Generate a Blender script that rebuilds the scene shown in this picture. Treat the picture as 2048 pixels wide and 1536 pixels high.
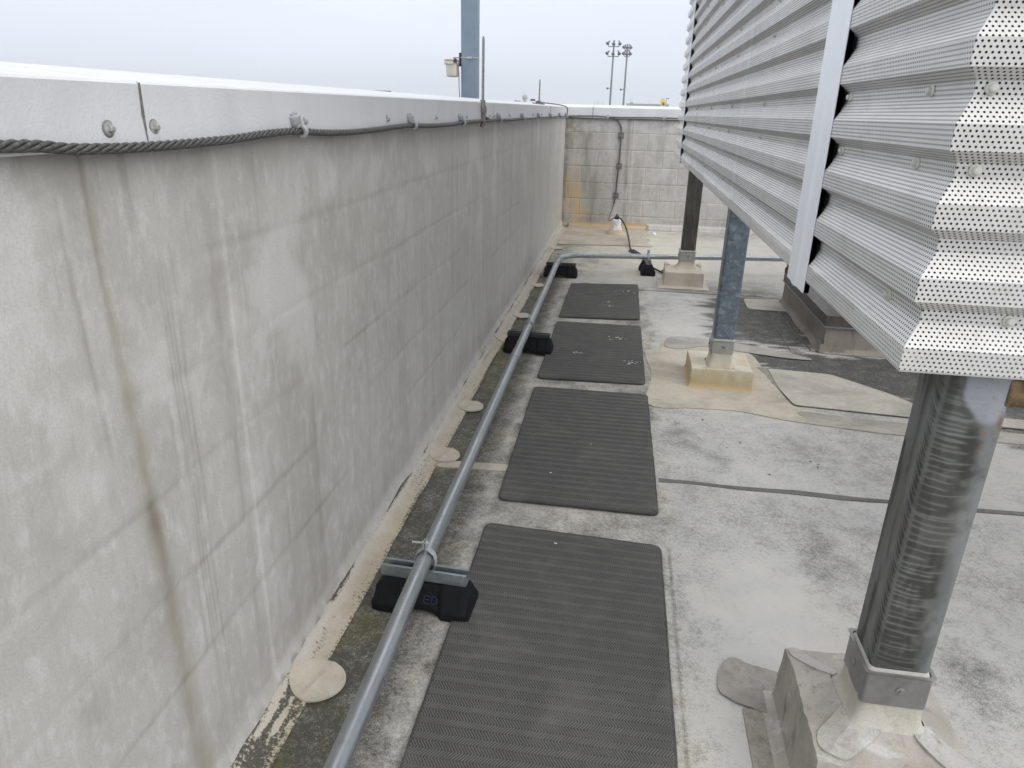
import bpy, bmesh, math, random
import numpy as np
from mathutils import Vector, Matrix
random.seed(7); R=math.radians; PI=math.pi
scene=bpy.context.scene
for o in list(bpy.data.objects): bpy.data.objects.remove(o,do_unlink=True)

# ------------------------------------------------------------------ camera
FPX,CX,CY=1425.0,1024.0,768.0
def cam_basis(vx,vy,roll):
    Y=np.array([vx-CX,vy-CY,FPX]); Y/=np.linalg.norm(Y)
    h=np.array([math.cos(R(roll)),math.sin(R(roll)),0.0])
    Z=np.cross(Y,h); Z/=np.linalg.norm(Z)
    if Z[1]>0: Z=-Z
    X=np.cross(Y,Z)
    if X[0]<0: X=-X
    return np.array([X,Y,Z])
B=cam_basis(1262,219.5,1.4)
cam=bpy.data.cameras.new('camera'); co=bpy.data.objects.new('camera',cam); scene.collection.objects.link(co)
m=Matrix(((B[0,0],-B[0,1],-B[0,2],0.0),(B[1,0],-B[1,1],-B[1,2],0.0),(B[2,0],-B[2,1],-B[2,2],1.43),(0,0,0,1)))
co.matrix_world=m
cam.sensor_width=36; cam.lens=FPX/2048*36; cam.clip_start=0.02; cam.clip_end=6000
scene.camera=co
# ------------------------------------------------------------------ sky, sun, exposure (overcast)
SUN_EL,SUN_AZ=R(40),R(128)
w=bpy.data.worlds.new('World'); scene.world=w; w.use_nodes=True
nt=w.node_tree; nt.nodes.clear()
out=nt.nodes.new('ShaderNodeOutputWorld'); bg=nt.nodes.new('ShaderNodeBackground')
sky=nt.nodes.new('ShaderNodeTexSky'); sky.sky_type='NISHITA'; sky.sun_disc=False
sky.sun_elevation=SUN_EL; sky.sun_rotation=SUN_AZ; sky.dust_density=4; sky.air_density=1.2
tc=nt.nodes.new('ShaderNodeTexCoord'); sep=nt.nodes.new('ShaderNodeSeparateXYZ')
nt.links.new(tc.outputs['Generated'],sep.inputs[0])
rp=nt.nodes.new('ShaderNodeValToRGB'); rp.color_ramp.elements[0].position=0.0; rp.color_ramp.elements[0].color=(6.9,7.35,8.25,1)
rp.color_ramp.elements[1].position=1.0; rp.color_ramp.elements[1].color=(11.6,11.7,11.9,1)
e=rp.color_ramp.elements.new(0.25); e.color=(7.5,8.0,9.05,1)
e=rp.color_ramp.elements.new(0.5); e.color=(9.6,9.95,10.5,1)
nt.links.new(sep.outputs['Z'],rp.inputs[0])
mp=nt.nodes.new('ShaderNodeMapping'); mp.inputs['Scale'].default_value=(1,1,3.2); nt.links.new(tc.outputs['Generated'],mp.inputs[0])
nz=nt.nodes.new('ShaderNodeTexNoise'); nz.inputs['Scale'].default_value=2.3; nz.inputs['Detail'].default_value=5; nz.inputs['Roughness'].default_value=.5
nt.links.new(mp.outputs[0],nz.inputs['Vector'])
mr=nt.nodes.new('ShaderNodeMapRange'); mr.inputs['From Min'].default_value=.3; mr.inputs['From Max'].default_value=.7
mr.inputs['To Min'].default_value=.955; mr.inputs['To Max'].default_value=1.045; nt.links.new(nz.outputs[0],mr.inputs[0])
mu=nt.nodes.new('ShaderNodeMix'); mu.data_type='RGBA'; mu.blend_type='MULTIPLY'; mu.inputs[0].default_value=1
nt.links.new(rp.outputs[0],mu.inputs[6]); nt.links.new(mr.outputs[0],mu.inputs[7])
mx=nt.nodes.new('ShaderNodeMix'); mx.data_type='RGBA'; mx.inputs[0].default_value=.93
nt.links.new(sky.outputs[0],mx.inputs[6]); nt.links.new(mu.outputs[2],mx.inputs[7])
nt.links.new(mx.outputs[2],bg.inputs[0]); bg.inputs[1].default_value=.1
nt.links.new(bg.outputs[0],out.inputs[0])
sl=bpy.data.lights.new('sun','SUN'); sl.energy=1.15; sl.angle=R(60); sl.color=(1,.97,.93)
so=bpy.data.objects.new('sun',sl); scene.collection.objects.link(so)
sd=Vector((math.sin(SUN_AZ)*math.cos(SUN_EL),math.cos(SUN_AZ)*math.cos(SUN_EL),math.sin(SUN_EL)))
so.rotation_euler=sd.to_track_quat('Z','Y').to_euler(); so.location=sd*20
vs=scene.view_settings; vs.view_transform='Standard'; vs.look='None'; vs.exposure=0.40; vs.gamma=1
scene.render.resolution_x=1024; scene.render.resolution_y=768
scene.render.engine='CYCLES'
try:
    scene.cycles.max_bounces=6; scene.cycles.transparent_max_bounces=8; scene.cycles.use_denoising=True
except Exception: pass

# ------------------------------------------------------------------ numpy noise
_T=np.random.RandomState(3).rand(16,256,256)
def vn(x,y,s=0):
    x=np.asarray(x,float)+s*17.3; y=np.asarray(y,float)+s*9.1
    xi=np.floor(x).astype(int); yi=np.floor(y).astype(int); fx=x-xi; fy=y-yi
    fx=fx*fx*(3-2*fx); fy=fy*fy*(3-2*fy); T=_T[s%16]
    a=T[xi%256,yi%256]; b=T[(xi+1)%256,yi%256]; c=T[xi%256,(yi+1)%256]; d=T[(xi+1)%256,(yi+1)%256]
    return (a*(1-fx)+b*fx)*(1-fy)+(c*(1-fx)+d*fx)*fy
def fbm(x,y,s=0,o=5,g=.55):
    r=0;a=1;t=0
    for k in range(o): r=r+a*vn(x*2**k,y*2**k,s+k); t+=a; a*=g
    return r/t
def ss(a,b,x):
    t=np.clip((x-a)/(b-a),0,1); return t*t*(3-2*t)
def box2(x,y,x0,x1,y0,y1,s):
    return ss(x0-s,x0+s,x)*(1-ss(x1-s,x1+s,x))*ss(y0-s,y0+s,y)*(1-ss(y1-s,y1+s,y))
def gau(x,m,s): return np.exp(-((x-m)/s)**2)

# ------------------------------------------------------------------ materials
class NB:
    def __init__(s,name,rough=.7,metal=0.0):
        s.m=bpy.data.materials.new(name); s.m.use_nodes=True; s.t=s.m.node_tree; s.n=s.t.nodes
        s.b=s.n['Principled BSDF']; s.b.inputs['Roughness'].default_value=rough; s.b.inputs['Metallic'].default_value=metal
        s.co=s.n.new('ShaderNodeTexCoord')
    def lk(s,a,b): s.t.links.new(a,b)
    def set(s,inp,v):
        if hasattr(v,'type') and hasattr(v,'links'): s.lk(v,inp)
        elif isinstance(v,(tuple,list)) and len(v)==3 and inp.type=='RGBA': inp.default_value=(*v,1)
        else: inp.default_value=v
    def mapp(s,sc=(1,1,1),src='Object'):
        p=s.n.new('ShaderNodeMapping'); p.inputs['Scale'].default_value=sc; s.lk(s.co.outputs[src],p.inputs[0]); return p.outputs[0]
    def noise(s,scale,detail=4,rough=.55,sc=(1,1,1),dist=0,src='Object'):
        t=s.n.new('ShaderNodeTexNoise'); t.inputs['Scale'].default_value=scale; t.inputs['Detail'].default_value=detail
        t.inputs['Roughness'].default_value=rough; t.inputs['Distortion'].default_value=dist
        s.lk(s.mapp(sc,src),t.inputs['Vector']); return t.outputs[0]
    def vor(s,scale,sc=(1,1,1),feat='F1'):
        t=s.n.new('ShaderNodeTexVoronoi'); t.inputs['Scale'].default_value=scale; t.feature=feat; s.lk(s.mapp(sc),t.inputs['Vector']); return t.outputs
    def math(s,op,a,b=0.0,c=None):
        t=s.n.new('ShaderNodeMath'); t.operation=op; s.set(t.inputs[0],a); s.set(t.inputs[1],b)
        if c is not None: s.set(t.inputs[2],c)
        return t.outputs[0]
    def rng(s,v,a,b,c=0.0,d=1.0,smooth=False):
        t=s.n.new('ShaderNodeMapRange'); t.interpolation_type='SMOOTHSTEP' if smooth else 'LINEAR'
        s.set(t.inputs[0],v)
        for i,q in zip((1,2,3,4),(a,b,c,d)): t.inputs[i].default_value=q
        return t.outputs[0]
    def mix(s,f,a,b,mode='MIX'):
        t=s.n.new('ShaderNodeMix'); t.data_type='RGBA'; t.blend_type=mode
        s.set(t.inputs[0],f); s.set(t.inputs[6],a); s.set(t.inputs[7],b); return t.outputs[2]
    def attr(s,name):
        t=s.n.new('ShaderNodeAttribute'); t.attribute_name=name; return t
    def sepc(s,v):
        t=s.n.new('ShaderNodeSeparateColor'); s.lk(v,t.inputs[0]); return t.outputs
    def color(s,v): s.set(s.b.inputs['Base Color'],v)
    def rough(s,v): s.set(s.b.inputs['Roughness'],v)
    def bump(s,h,strength=.3,dist=.005):
        t=s.n.new('ShaderNodeBump'); t.inputs['Strength'].default_value=strength; t.inputs['Distance'].default_value=dist
        s.set(t.inputs['Height'],h); s.lk(t.outputs[0],s.b.inputs['Normal'])
def simple(name,c1,c2,scale=20,rough=.6,metal=0.0,bump=0.0,sc=(1,1,1),lo=.35,hi=.65,bd=.002,detail=5):
    b=NB(name,rough,metal); n=b.noise(scale,detail,.6,sc)
    b.color(b.mix(b.rng(n,lo,hi),c1,c2))
    if bump: b.bump(b.noise(scale*4,4,.6,sc),bump,bd)
    return b.m

# roof surface
b=NB('roof_membrane',.85)
a=b.sepc(b.attr('mask').outputs['Color'])
n1=b.noise(260,3,.7); n2=b.noise(70,4,.65); n3=b.noise(13,5,.6); n4=b.noise(520,2,.6)
t=b.math('ADD',a[0],b.math('MULTIPLY',b.math('SUBTRACT',n1,.5),1.15))
t=b.math('ADD',t,b.math('MULTIPLY',b.math('SUBTRACT',n2,.5),.95))
t=b.math('ADD',t,b.math('MULTIPLY',b.math('SUBTRACT',n3,.5),.75))
t=b.math('ADD',t,b.math('MULTIPLY',b.math('SUBTRACT',n4,.5),.75))
f=b.rng(t,.15,1.0,0,1,False)
light=b.mix(a[1],(.45,.442,.425),(.545,.51,.42))
light=b.mix(b.rng(b.noise(2.2,6,.65,(1,1,1),.5),.48,.7,0,.55),light,(.36,.34,.31))
light=b.mix(b.rng(b.noise(5,6,.6),.4,.7,0,.7),light,(.40,.40,.395))
dark=b.mix(a[2],(.055,.054,.048),(.085,.078,.035))
b.color(b.mix(f,light,dark))
b.bump(b.math('ADD',n1,b.math('MULTIPLY',n2,.6)),.5,.002)
M_ROOF=b.m
# beige granulated membrane patches
def patch_mat(name,c1,c2,c3,spots=.5):
    b=NB(name,.85); n=b.noise(9,5,.6); f=b.noise(300,2,.6); g=b.noise(45,5,.65)
    c=b.mix(b.rng(n,.35,.65),c1,c2); c=b.mix(b.math('MULTIPLY',b.rng(g,.5,.75),spots),c,c3)
    w_=b.noise(2.6,6,.7,(1,1.6,1),.6); c=b.mix(b.rng(w_,.46,.68,0,.62),c,tuple(x*.62 for x in c3)); h_=b.noise(7,6,.7,(1,1,1),.4); c=b.mix(b.rng(h_,.50,.70,0,.45),c,tuple(x*.62 for x in c1))
    c=b.mix(b.rng(f,.35,.7,0,.35),c,tuple(x*.55 for x in c1)); b.color(c); b.bump(f,.4,.0015); return b.m
M_BEIGE=patch_mat('beige_membrane',(.47,.42,.345),(.52,.475,.40),(.33,.29,.22))
M_ROUND=patch_mat('round_patch_membrane',(.49,.44,.36),(.53,.49,.42),(.36,.32,.25),.3)
M_PALE=patch_mat('pale_membrane',(.50,.465,.405),(.45,.42,.365),(.30,.275,.24),.7)
M_GREYP=patch_mat('grey_membrane',(.36,.345,.31),(.40,.38,.34),(.24,.22,.19),.6)
M_GREYT=patch_mat('grey_tan_membrane',(.37,.345,.30),(.42,.40,.355),(.24,.22,.19),.6)
M_BROWNP=patch_mat('brown_grey_membrane',(.27,.245,.21),(.34,.315,.28),(.13,.12,.10),.9)
M_FLAP=patch_mat('weathered_flap_membrane',(.33,.31,.28),(.27,.25,.225),(.15,.14,.12),.8)
# cant strip
b=NB('cant_strip_membrane',.85); a=b.sepc(b.attr('mask').outputs['Color'])
n=b.noise(14,5,.6); f=b.noise(280,2,.6); g=b.noise(120,4,.7)
c=b.mix(b.rng(n,.35,.65),(.42,.365,.29),(.49,.45,.38)); c=b.mix(a[1],c,(.53,.51,.48))
c=b.mix(b.math('MULTIPLY',a[2],.6),c,(.42,.38,.20))
sp=b.rng(b.math('ADD',a[0],b.math('MULTIPLY',b.math('SUBTRACT',g,.5),1.6)),.55,.75,0,1)
c=b.mix(sp,c,(.05,.05,.04)); c=b.mix(b.rng(f,.35,.7,0,.35),c,(.25,.22,.17)); b.color(c); b.bump(f,.4,.0015)
M_CANT=b.m
# coated block wall
b=NB('coated_wall',.55); a=b.sepc(b.attr('mask').outputs['Color'])
n=b.noise(3.5,6,.6); v=b.noise(9,6,.65,(1,1,.07)); f=b.noise(240,3,.6); g=b.noise(28,6,.65,(1,1,.55))
c=b.mix(b.rng(n,.3,.7),(.445,.432,.408),(.525,.513,.492))
c=b.mix(b.rng(v,.45,.72,0,.5),c,(.37,.352,.322)); c=b.mix(b.rng(g,.5,.66,0,.65),c,(.62,.615,.605))
k1=b.noise(6,7,.7,(1,1,.8),.6); c=b.mix(b.rng(k1,.52,.66,0,.5),c,(.35,.335,.308)); k2=b.noise(55,5,.7,(1,1,.12)); c=b.mix(b.rng(k2,.58,.72,0,.45),c,(.35,.335,.305))
sc=b.noise(75,6,.75,(1,1,.5),1.2); c=b.mix(b.rng(sc,.60,.68,0,.35),c,(.68,.67,.65)); sd_=b.noise(95,6,.75,(1,1,.3),.8); c=b.mix(b.rng(sd_,.60,.68,0,.35),c,(.27,.255,.23))
c=b.mix(b.math('MULTIPLY',a[0],1.0),c,(.215,.195,.165)); c=b.mix(a[1],c,(.62,.612,.595)); c=b.mix(a[2],c,(.58,.40,.17))
c=b.mix(b.rng(f,.40,.66,0,.26),c,(.30,.29,.27)); b.color(c)
b.bump(b.math('ADD',b.math('MULTIPLY',f,.25),b.noise(22,5,.6,(1,1,.35))),.35,.004)
M_WALL=b.m
# coping
b=NB('white_embossed_metal',.45); n=b.noise(190,3,.55); d=b.noise(6,6,.65,(1,1,.3))
b.color(b.mix(b.rng(d,.45,.75,0,.6),(.65,.66,.685),(.53,.525,.515))); b.bump(b.math('ADD',n,b.math('MULTIPLY',b.noise(4,4,.5),1.5)),.5,.0015); M_COP=b.m
M_SEAM=simple('coping_joint_shadow_gap',(.10,.095,.09),(.22,.21,.2),90,.8)
M_LEAD=simple('dull_lead_grey',(.20,.20,.20),(.34,.335,.33),80,.5,.4,.2)
M_BOLT=simple('zinc_bolt',(.42,.42,.40),(.60,.60,.58),90,.35,.7,.1)
M_WASH=simple('rubber_washer',(.16,.16,.16),(.25,.25,.24),90,.7)
M_CABLE=simple('weathered_braided_aluminium',(.055,.055,.053),(.14,.138,.132),160,.55,.35,.3)
M_CLIP=simple('aluminium_clip',(.30,.32,.34),(.40,.42,.44),60,.5,.2,.1)
M_CLAMP=simple('bronze_grey_clamp',(.20,.185,.18),(.30,.28,.27),70,.5,.5,.2)
# galvanised conduit
b=NB('galvanised_conduit',.30,.85); n=b.noise(40,4,.6,(1,.06,1)); n2=b.noise(14,5,.6)
b.color(b.mix(b.rng(b.noise(30,6,.7),.55,.72,0,.5),b.mix(b.rng(n,.35,.65),(.33,.355,.37),(.42,.447,.462)),(.22,.235,.24))); b.rough(b.rng(n2,.3,.7,.28,.52)); M_COND=b.m
M_STRUT=simple('galvanised_strut',(.24,.275,.29),(.33,.365,.38),45,.38,.7,.1)
M_STRUTB=simple('black_strut',(.035,.04,.048),(.055,.06,.07),45,.4,.3)
M_RUB=simple('black_rubber_block',(.004,.0043,.005),(.008,.0085,.010),35,.75,0,.25); M_RUB.node_tree.nodes['Principled BSDF'].inputs['Specular IOR Level'].default_value=.22
M_BLUE=simple('faded_blue_lettering',(.008,.02,.06),(.014,.032,.09),60,.5)
# mats
b=NB('mat_rubber',.75); n=b.noise(18,5,.6); f=b.noise(350,2,.6)
c=b.mix(b.rng(n,.35,.68),(.026,.0255,.025),(.045,.044,.042)); w_=b.noise(4.5,6,.7,(1,1,1),.5); c=b.mix(b.rng(w_,.50,.70,0,.42),c,(.155,.15,.13)); c=b.mix(b.rng(f,.4,.7,0,.35),c,(.09,.087,.08)); b.color(c); b.bump(f,.3,.001); M_MAT=b.m
b=NB('mat_rib',.7); n=b.noise(14,5,.6); f=b.noise(350,2,.6)
c=b.mix(b.rng(n,.35,.68),(.080,.078,.074),(.108,.106,.100)); w_=b.noise(4.5,6,.7,(1,1,1),.5); c=b.mix(b.rng(w_,.50,.70,0,.42),c,(.155,.15,.13)); c=b.mix(b.rng(f,.4,.7,0,.4),c,(.165,.16,.15)); b.color(c); M_RIB=b.m
M_FLAKE=simple('white_flake',(.72,.71,.68),(.8,.8,.78),60,.7)
# perforated aluminium
def perf(name,c1,c2):
    b=NB(name,.48,.12)
    uv=b.n.new('ShaderNodeUVMap'); s=b.n.new('ShaderNodeSeparateXYZ'); b.lk(uv.outputs[0],s.inputs[0])
    P_,Q_=.0088,.0076
    v=b.math('DIVIDE',s.outputs[1],Q_); row=b.math('FLOOR',v); odd=b.math('MULTIPLY',b.math('MODULO',row,2.0),.5)
    u=b.math('ADD',b.math('DIVIDE',s.outputs[0],P_),odd)
    fu=b.math('MULTIPLY',b.math('SUBTRACT',b.math('FRACT',u),.5),P_); fv=b.math('MULTIPLY',b.math('SUBTRACT',b.math('FRACT',v),.5),Q_)
    d=b.math('SQRT',b.math('ADD',b.math('MULTIPLY',fu,fu),b.math('MULTIPLY',fv,fv)))
    hole=b.math('LESS_THAN',d,.00192)
    n=b.noise(3,5,.6); f=b.noise(40,5,.65,(1,.25,1))
    c=b.mix(b.rng(n,.35,.68),c1,c2); c=b.mix(b.rng(f,.52,.75,0,.45),c,(.42,.40,.36)); b.color(c)
    tr=b.n.new('ShaderNodeBsdfTransparent'); ms=b.n.new('ShaderNodeMixShader'); o=b.n['Material Output']
    b.lk(hole,ms.inputs[0]); b.lk(b.b.outputs[0],ms.inputs[1]); b.lk(tr.outputs[0],ms.inputs[2]); b.lk(ms.outputs[0],o.inputs[0])
    return b.m
M_PERF=perf('perforated_aluminium',(.60,.592,.575),(.69,.68,.67))
M_BACKING=simple('hole_shade_backing',(.02,.02,.022),(.035,.035,.035),15,.9)  # near-black, stands in for the dim space behind the perforations
M_TRIM=simple('white_painted_trim',(.80,.825,.86),(.85,.87,.90),12,.4,.1,.15,(1,1,.3),.3,.7,.001)
M_FOAM=simple('black_closure_foam',(.008,.008,.008),(.02,.02,.02),60,.95,0,.3)
M_SCREW=simple('weathered_plastic_screw_cap',(.50,.50,.44),(.62,.62,.57),60,.5,0,.1)
# columns
b=NB('stained_galvanised_post',.6,.0); a=b.sepc(b.attr('mask').outputs['Color'])
n=b.noise(14,6,.65,(1,1,.25)); f=b.noise(60,5,.6); g=b.noise(200,3,.6); n5=b.noise(7,5,.6)
c=b.mix(b.rng(n,.35,.68),(.115,.117,.110),(.185,.19,.184)); c=b.mix(b.rng(n5,.52,.72,0,.35),c,(.17,.16,.12))
c=b.mix(a[0],c,(.035,.036,.030)); c=b.mix(a[1],c,(.33,.35,.385)); c=b.mix(a[2],c,(.19,.085,.035))
c=b.mix(b.rng(f,.55,.75,0,.4),c,(.07,.07,.06)); c=b.mix(b.rng(g,.62,.72,0,.35),c,(.05,.05,.045)); b.color(c)
b.rough(b.rng(n,.3,.7,.5,.75)); b.bump(f,.2,.001); M_POST1=b.m
b=NB('spangled_galvanised_post',.4,.3); v=b.vor(55)[1]; s_=b.sepc(v); n=b.noise(22,5,.65); n5=b.noise(6,5,.6)
c=b.mix(s_[0],(.10,.135,.165),(.17,.21,.245)); c=b.mix(b.rng(n,.53,.64,0,.75),c,(.27,.32,.345)); c=b.mix(b.rng(n5,.55,.72,0,.5),c,(.13,.125,.105)); b.color(c); M_POST2=b.m
b=NB('dark_stained_post',.5,.15); n=b.noise(9,6,.7,(1,1,.3)); f=b.noise(70,5,.6); g=b.noise(16,5,.7,(1.4,1.4,.12))
c=b.mix(b.rng(n,.4,.65),(.05,.045,.037),(.115,.105,.085)); c=b.mix(b.rng(f,.55,.75,0,.6),c,(.035,.03,.025)); c=b.mix(b.rng(g,.56,.66,0,.5),c,(.22,.21,.19)); b.color(c); M_POST3=b.m
M_COLLAR=simple('grey_metal_collar',(.20,.195,.19),(.265,.26,.255),25,.38,.5,.1)
M_COLLAR2=simple('pale_grey_metal_collar',(.33,.32,.30),(.40,.39,.37),25,.4,.45,.1)
M_SEAL=simple('grey_sealant',(.38,.375,.34),(.46,.45,.42),35,.7,0,.3)
def curb_mat(name,c1,c2,c3,white,foot=None):
    b=NB(name,.75); n=b.noise(7,6,.65); g=b.noise(17,6,.7,(1,1,.4),.3); f=b.noise(220,3,.6); h=b.noise(11,5,.6,(1,1,1),.5)
    c=b.mix(b.rng(n,.38,.62),c1,c2); c=b.mix(b.rng(g,.55,.72,0,.85),c,c3); c=b.mix(b.rng(h,.58,.72,0,white),c,(.55,.55,.54))
    c=b.mix(b.rng(f,.4,.7,0,.3),c,tuple(q*.5 for q in c1)); b.color(c)
    
    if foot:
        sp=b.n.new('ShaderNodeSeparateXYZ'); b.lk(b.co.outputs['Object'],sp.inputs[0])
        zz=b.math('ADD',sp.outputs[2],b.math('MULTIPLY',b.noise(9,5,.6),.10)); c=b.mix(b.rng(zz,.155,.075,0,.8,False),c,foot)
        up=b.mix(b.rng(zz,.145,.175,0,.5),c,(.58,.56,.50)); b.color(up)
    b.bump(b.math('ADD',b.math('MULTIPLY',f,.2),b.noise(16,5,.6,(1,1,.6),.4)),.6,.007); return b.m
M_CURB1=curb_mat('brown_stained_membrane',(.40,.37,.33),(.29,.265,.235),(.11,.10,.088),.85)
M_CURB2=curb_mat('yellowed_membrane',(.52,.45,.31),(.58,.53,.42),(.42,.31,.16),.2,(.45,.33,.16))
M_CURB3=curb_mat('cream_membrane',(.52,.47,.39),(.46,.41,.34),(.36,.28,.19),.4)
M_SKIRT1=curb_mat('cream_skirt_membrane',(.50,.475,.42),(.45,.42,.36),(.34,.27,.19),.3)
M_CURBE=curb_mat('dirty_curb_membrane',(.30,.27,.235),(.25,.225,.195),(.12,.11,.10),.12)
M_CAPM=simple('brown_metal_cap',(.085,.078,.072),(.13,.12,.112),20,.45,.5,.1)
M_RUST=simple('rusty_steel',(.075,.045,.025),(.27,.19,.10),30,.9,0,.5)
M_EQ=simple('equipment_housing_grey',(.16,.16,.16),(.22,.22,.21),6,.6,.2)
# distant
M_MAST=simple('blue_grey_painted_steel',(.205,.27,.34),(.235,.30,.37),10,.5,.2,.05)
M_CREAM=simple('cream_plastic_housing',(.58,.56,.47),(.66,.64,.56),20,.5)
M_DARK=simple('dark_metal',(.04,.045,.05),(.07,.075,.08),30,.6)
M_POLE=simple('galvanised_mast',(.16,.19,.20),(.22,.25,.26),10,.5,.3)
M_LAMP=simple('floodlight_housing',(.05,.055,.06),(.12,.125,.13),8,.5,.2)
M_LENS=simple('floodlight_glass',(.35,.37,.38),(.45,.47,.48),8,.2)
M_BLDG=simple('distant_concrete',(.30,.31,.32),(.36,.37,.38),.2,.9)
M_YEL=simple('yellow_sign_face',(.75,.62,.04),(.80,.68,.08),2,.5)
M_BLK=simple('black_sign_mark',(.02,.02,.02),(.04,.04,.03),2,.6)
M_TREE=simple('distant_foliage',(.05,.075,.05),(.08,.10,.07),1.5,.9)
M_GRND=simple('far_terrain_green_grey',(.12,.14,.11),(.20,.20,.18),.02,.95)
M_BODY=simple('building_body_concrete',(.32,.31,.30),(.38,.37,.36),1.0,.9)
M_BLKRUB=simple('black_cable_rubber',(.012,.012,.012),(.03,.03,.03),60,.55)
M_TAPE=simple('black_tape_wrap',(.015,.015,.015),(.04,.04,.038),60,.5,0,.5)
M_GREYC=simple('grey_thin_cable',(.07,.07,.07),(.13,.13,.125),60,.5)
M_WHITEB=simple('white_coated_pipe_cap',(.68,.71,.77),(.76,.79,.84),25,.5,0,.2)
M_WHITEC=simple('white_brushed_coating',(.80,.79,.76),(.54,.51,.45),35,.6,0,.4)
M_TAN=simple('tan_sealant_cone',(.42,.345,.23),(.50,.43,.32),25,.7,0,.3)

# ------------------------------------------------------------------ mesh helpers
COL=scene.collection; WL={}
class MB:
    def __init__(s): s.v=[]; s.f=[]
    def add(s,v,f):
        k=len(s.v); s.v+= [tuple(map(float,p)) for p in v]; s.f+=[tuple(i+k for i in q) for q in f]; return s
    def box(s,x0,x1,y0,y1,z0,z1,rot=None,piv=None):
        v=[(x,y,z) for z in(z0,z1) for y in(y0,y1) for x in(x0,x1)]
        if rot is not None:
            p=Vector(piv or ((x0+x1)/2,(y0+y1)/2,(z0+z1)/2)); v=[tuple(rot@(Vector(q)-p)+p) for q in v]
        return s.add(v,[(0,2,3,1),(4,5,7,6),(0,1,5,4),(2,6,7,3),(0,4,6,2),(1,3,7,5)])
    def tube(s,pts,r,n=12,cap=True):
        pts=[Vector(p) for p in pts]; N=len(pts); rr=r if hasattr(r,'__len__') else [r]*N
        T=[(pts[min(i+1,N-1)]-pts[max(i-1,0)]).normalized() for i in range(N)]
        up=Vector((0,0,1)) if abs(T[0].z)<.9 else Vector((1,0,0)); u=T[0].cross(up).normalized(); v=[];f=[]
        for i in range(N):
            u=(u-T[i]*u.dot(T[i])).normalized(); w_=T[i].cross(u)
            for k in range(n):
                a=2*PI*k/n; v.append(pts[i]+(u*math.cos(a)+w_*math.sin(a))*rr[i])
        for i in range(N-1):
            for k in range(n): f.append((i*n+k,i*n+(k+1)%n,(i+1)*n+(k+1)%n,(i+1)*n+k))
        if cap: f.append(tuple(range(n))[::-1]); f.append(tuple((N-1)*n+k for k in range(n)))
        return s.add(v,f)
    def lathe(s,prof,c,n=32,axis=(0,0,1)):
        q=Vector((0,0,1)).rotation_difference(Vector(axis)); v=[];f=[]
        for (r,z) in prof:
            for k in range(n):
                a=2*PI*k/n; p=q@Vector((r*math.cos(a),r*math.sin(a),z))+Vector(c); v.append(p)
        for i in range(len(prof)-1):
            for k in range(n): f.append((i*n+k,i*n+(k+1)%n,(i+1)*n+(k+1)%n,(i+1)*n+k))
        f.append(tuple(range(n))[::-1]); f.append(tuple((len(prof)-1)*n+k for k in range(n)))
        return s.add(v,f)
    def prism(s,poly,z0,z1):
        n=len(poly); v=[(x,y,z0) for x,y in poly]+[(x,y,z1) for x,y in poly]
        f=[tuple(range(n))[::-1],tuple(range(n,2*n))]+[(i,(i+1)%n,n+(i+1)%n,n+i) for i in range(n)]
        return s.add(v,f)
    def prismx(s,poly,x0,x1,x0t=None):   # poly in (y,z), swept along x
        n=len(poly); v=[(x0,y,z) for y,z in poly]+[(x1,y,z) for y,z in poly]
        return s.add(v,[tuple(range(n)),tuple(range(n,2*n))[::-1]]+[(i,n+i,n+(i+1)%n,(i+1)%n) for i in range(n)])
def setp(o,label,cat,group,kind):
    if label: o['label']=label
    if cat: o['category']=cat
    if group: o['group']=group
    if kind: o['kind']=kind
def root(name,loc,label,cat,group=None):
    o=bpy.data.objects.new(name,None); COL.objects.link(o); o.location=loc; o.empty_display_size=.1
    WL[o.name]=Vector(loc); setp(o,label,cat,group,None); return o
def obj(name,mb,mat,parent=None,label=None,cat=None,group=None,kind=None,smooth=False,loc=None,bevel=0,auto=None,fix=True):
    v,f=(mb.v,mb.f) if isinstance(mb,MB) else mb
    if parent is not None: base=WL[parent.name]
    else: base=Vector(loc) if loc is not None else Vector((0,0,0))
    v=np.asarray(v,float)-np.array(base)
    me=bpy.data.meshes.new(name); me.from_pydata(v.tolist(),[],[tuple(map(int,q)) for q in f]); me.update()
    if fix and len(f)<30000:
        bm=bmesh.new(); bm.from_mesh(me); bmesh.ops.recalc_face_normals(bm,faces=bm.faces); bm.to_mesh(me); bm.free()
    if mat: me.materials.append(mat)
    if smooth:
        me.polygons.foreach_set('use_smooth',[True]*len(me.polygons))
        if auto:
            try: me.set_sharp_from_angle(angle=R(auto))
            except Exception: pass
    o=bpy.data.objects.new(name,me); COL.objects.link(o)
    if parent is not None: o.parent=parent
    else: o.location=base
    WL[o.name]=base
    if bevel:
        bv=o.modifiers.new('bevel','BEVEL'); bv.width=bevel; bv.segments=3; bv.limit_method='ANGLE'; bv.angle_limit=R(35)
    setp(o,label,cat,group,kind); return o
def grid(us,vs_,fn):
    U,V=np.meshgrid(us,vs_,indexing='ij'); P=fn(U,V); nu,nv=len(us),len(vs_)
    i=np.arange(nu*nv).reshape(nu,nv); f=np.stack([i[:-1,:-1],i[1:,:-1],i[1:,1:],i[:-1,1:]],-1).reshape(-1,4)
    return P.reshape(-1,3),f,U,V
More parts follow.
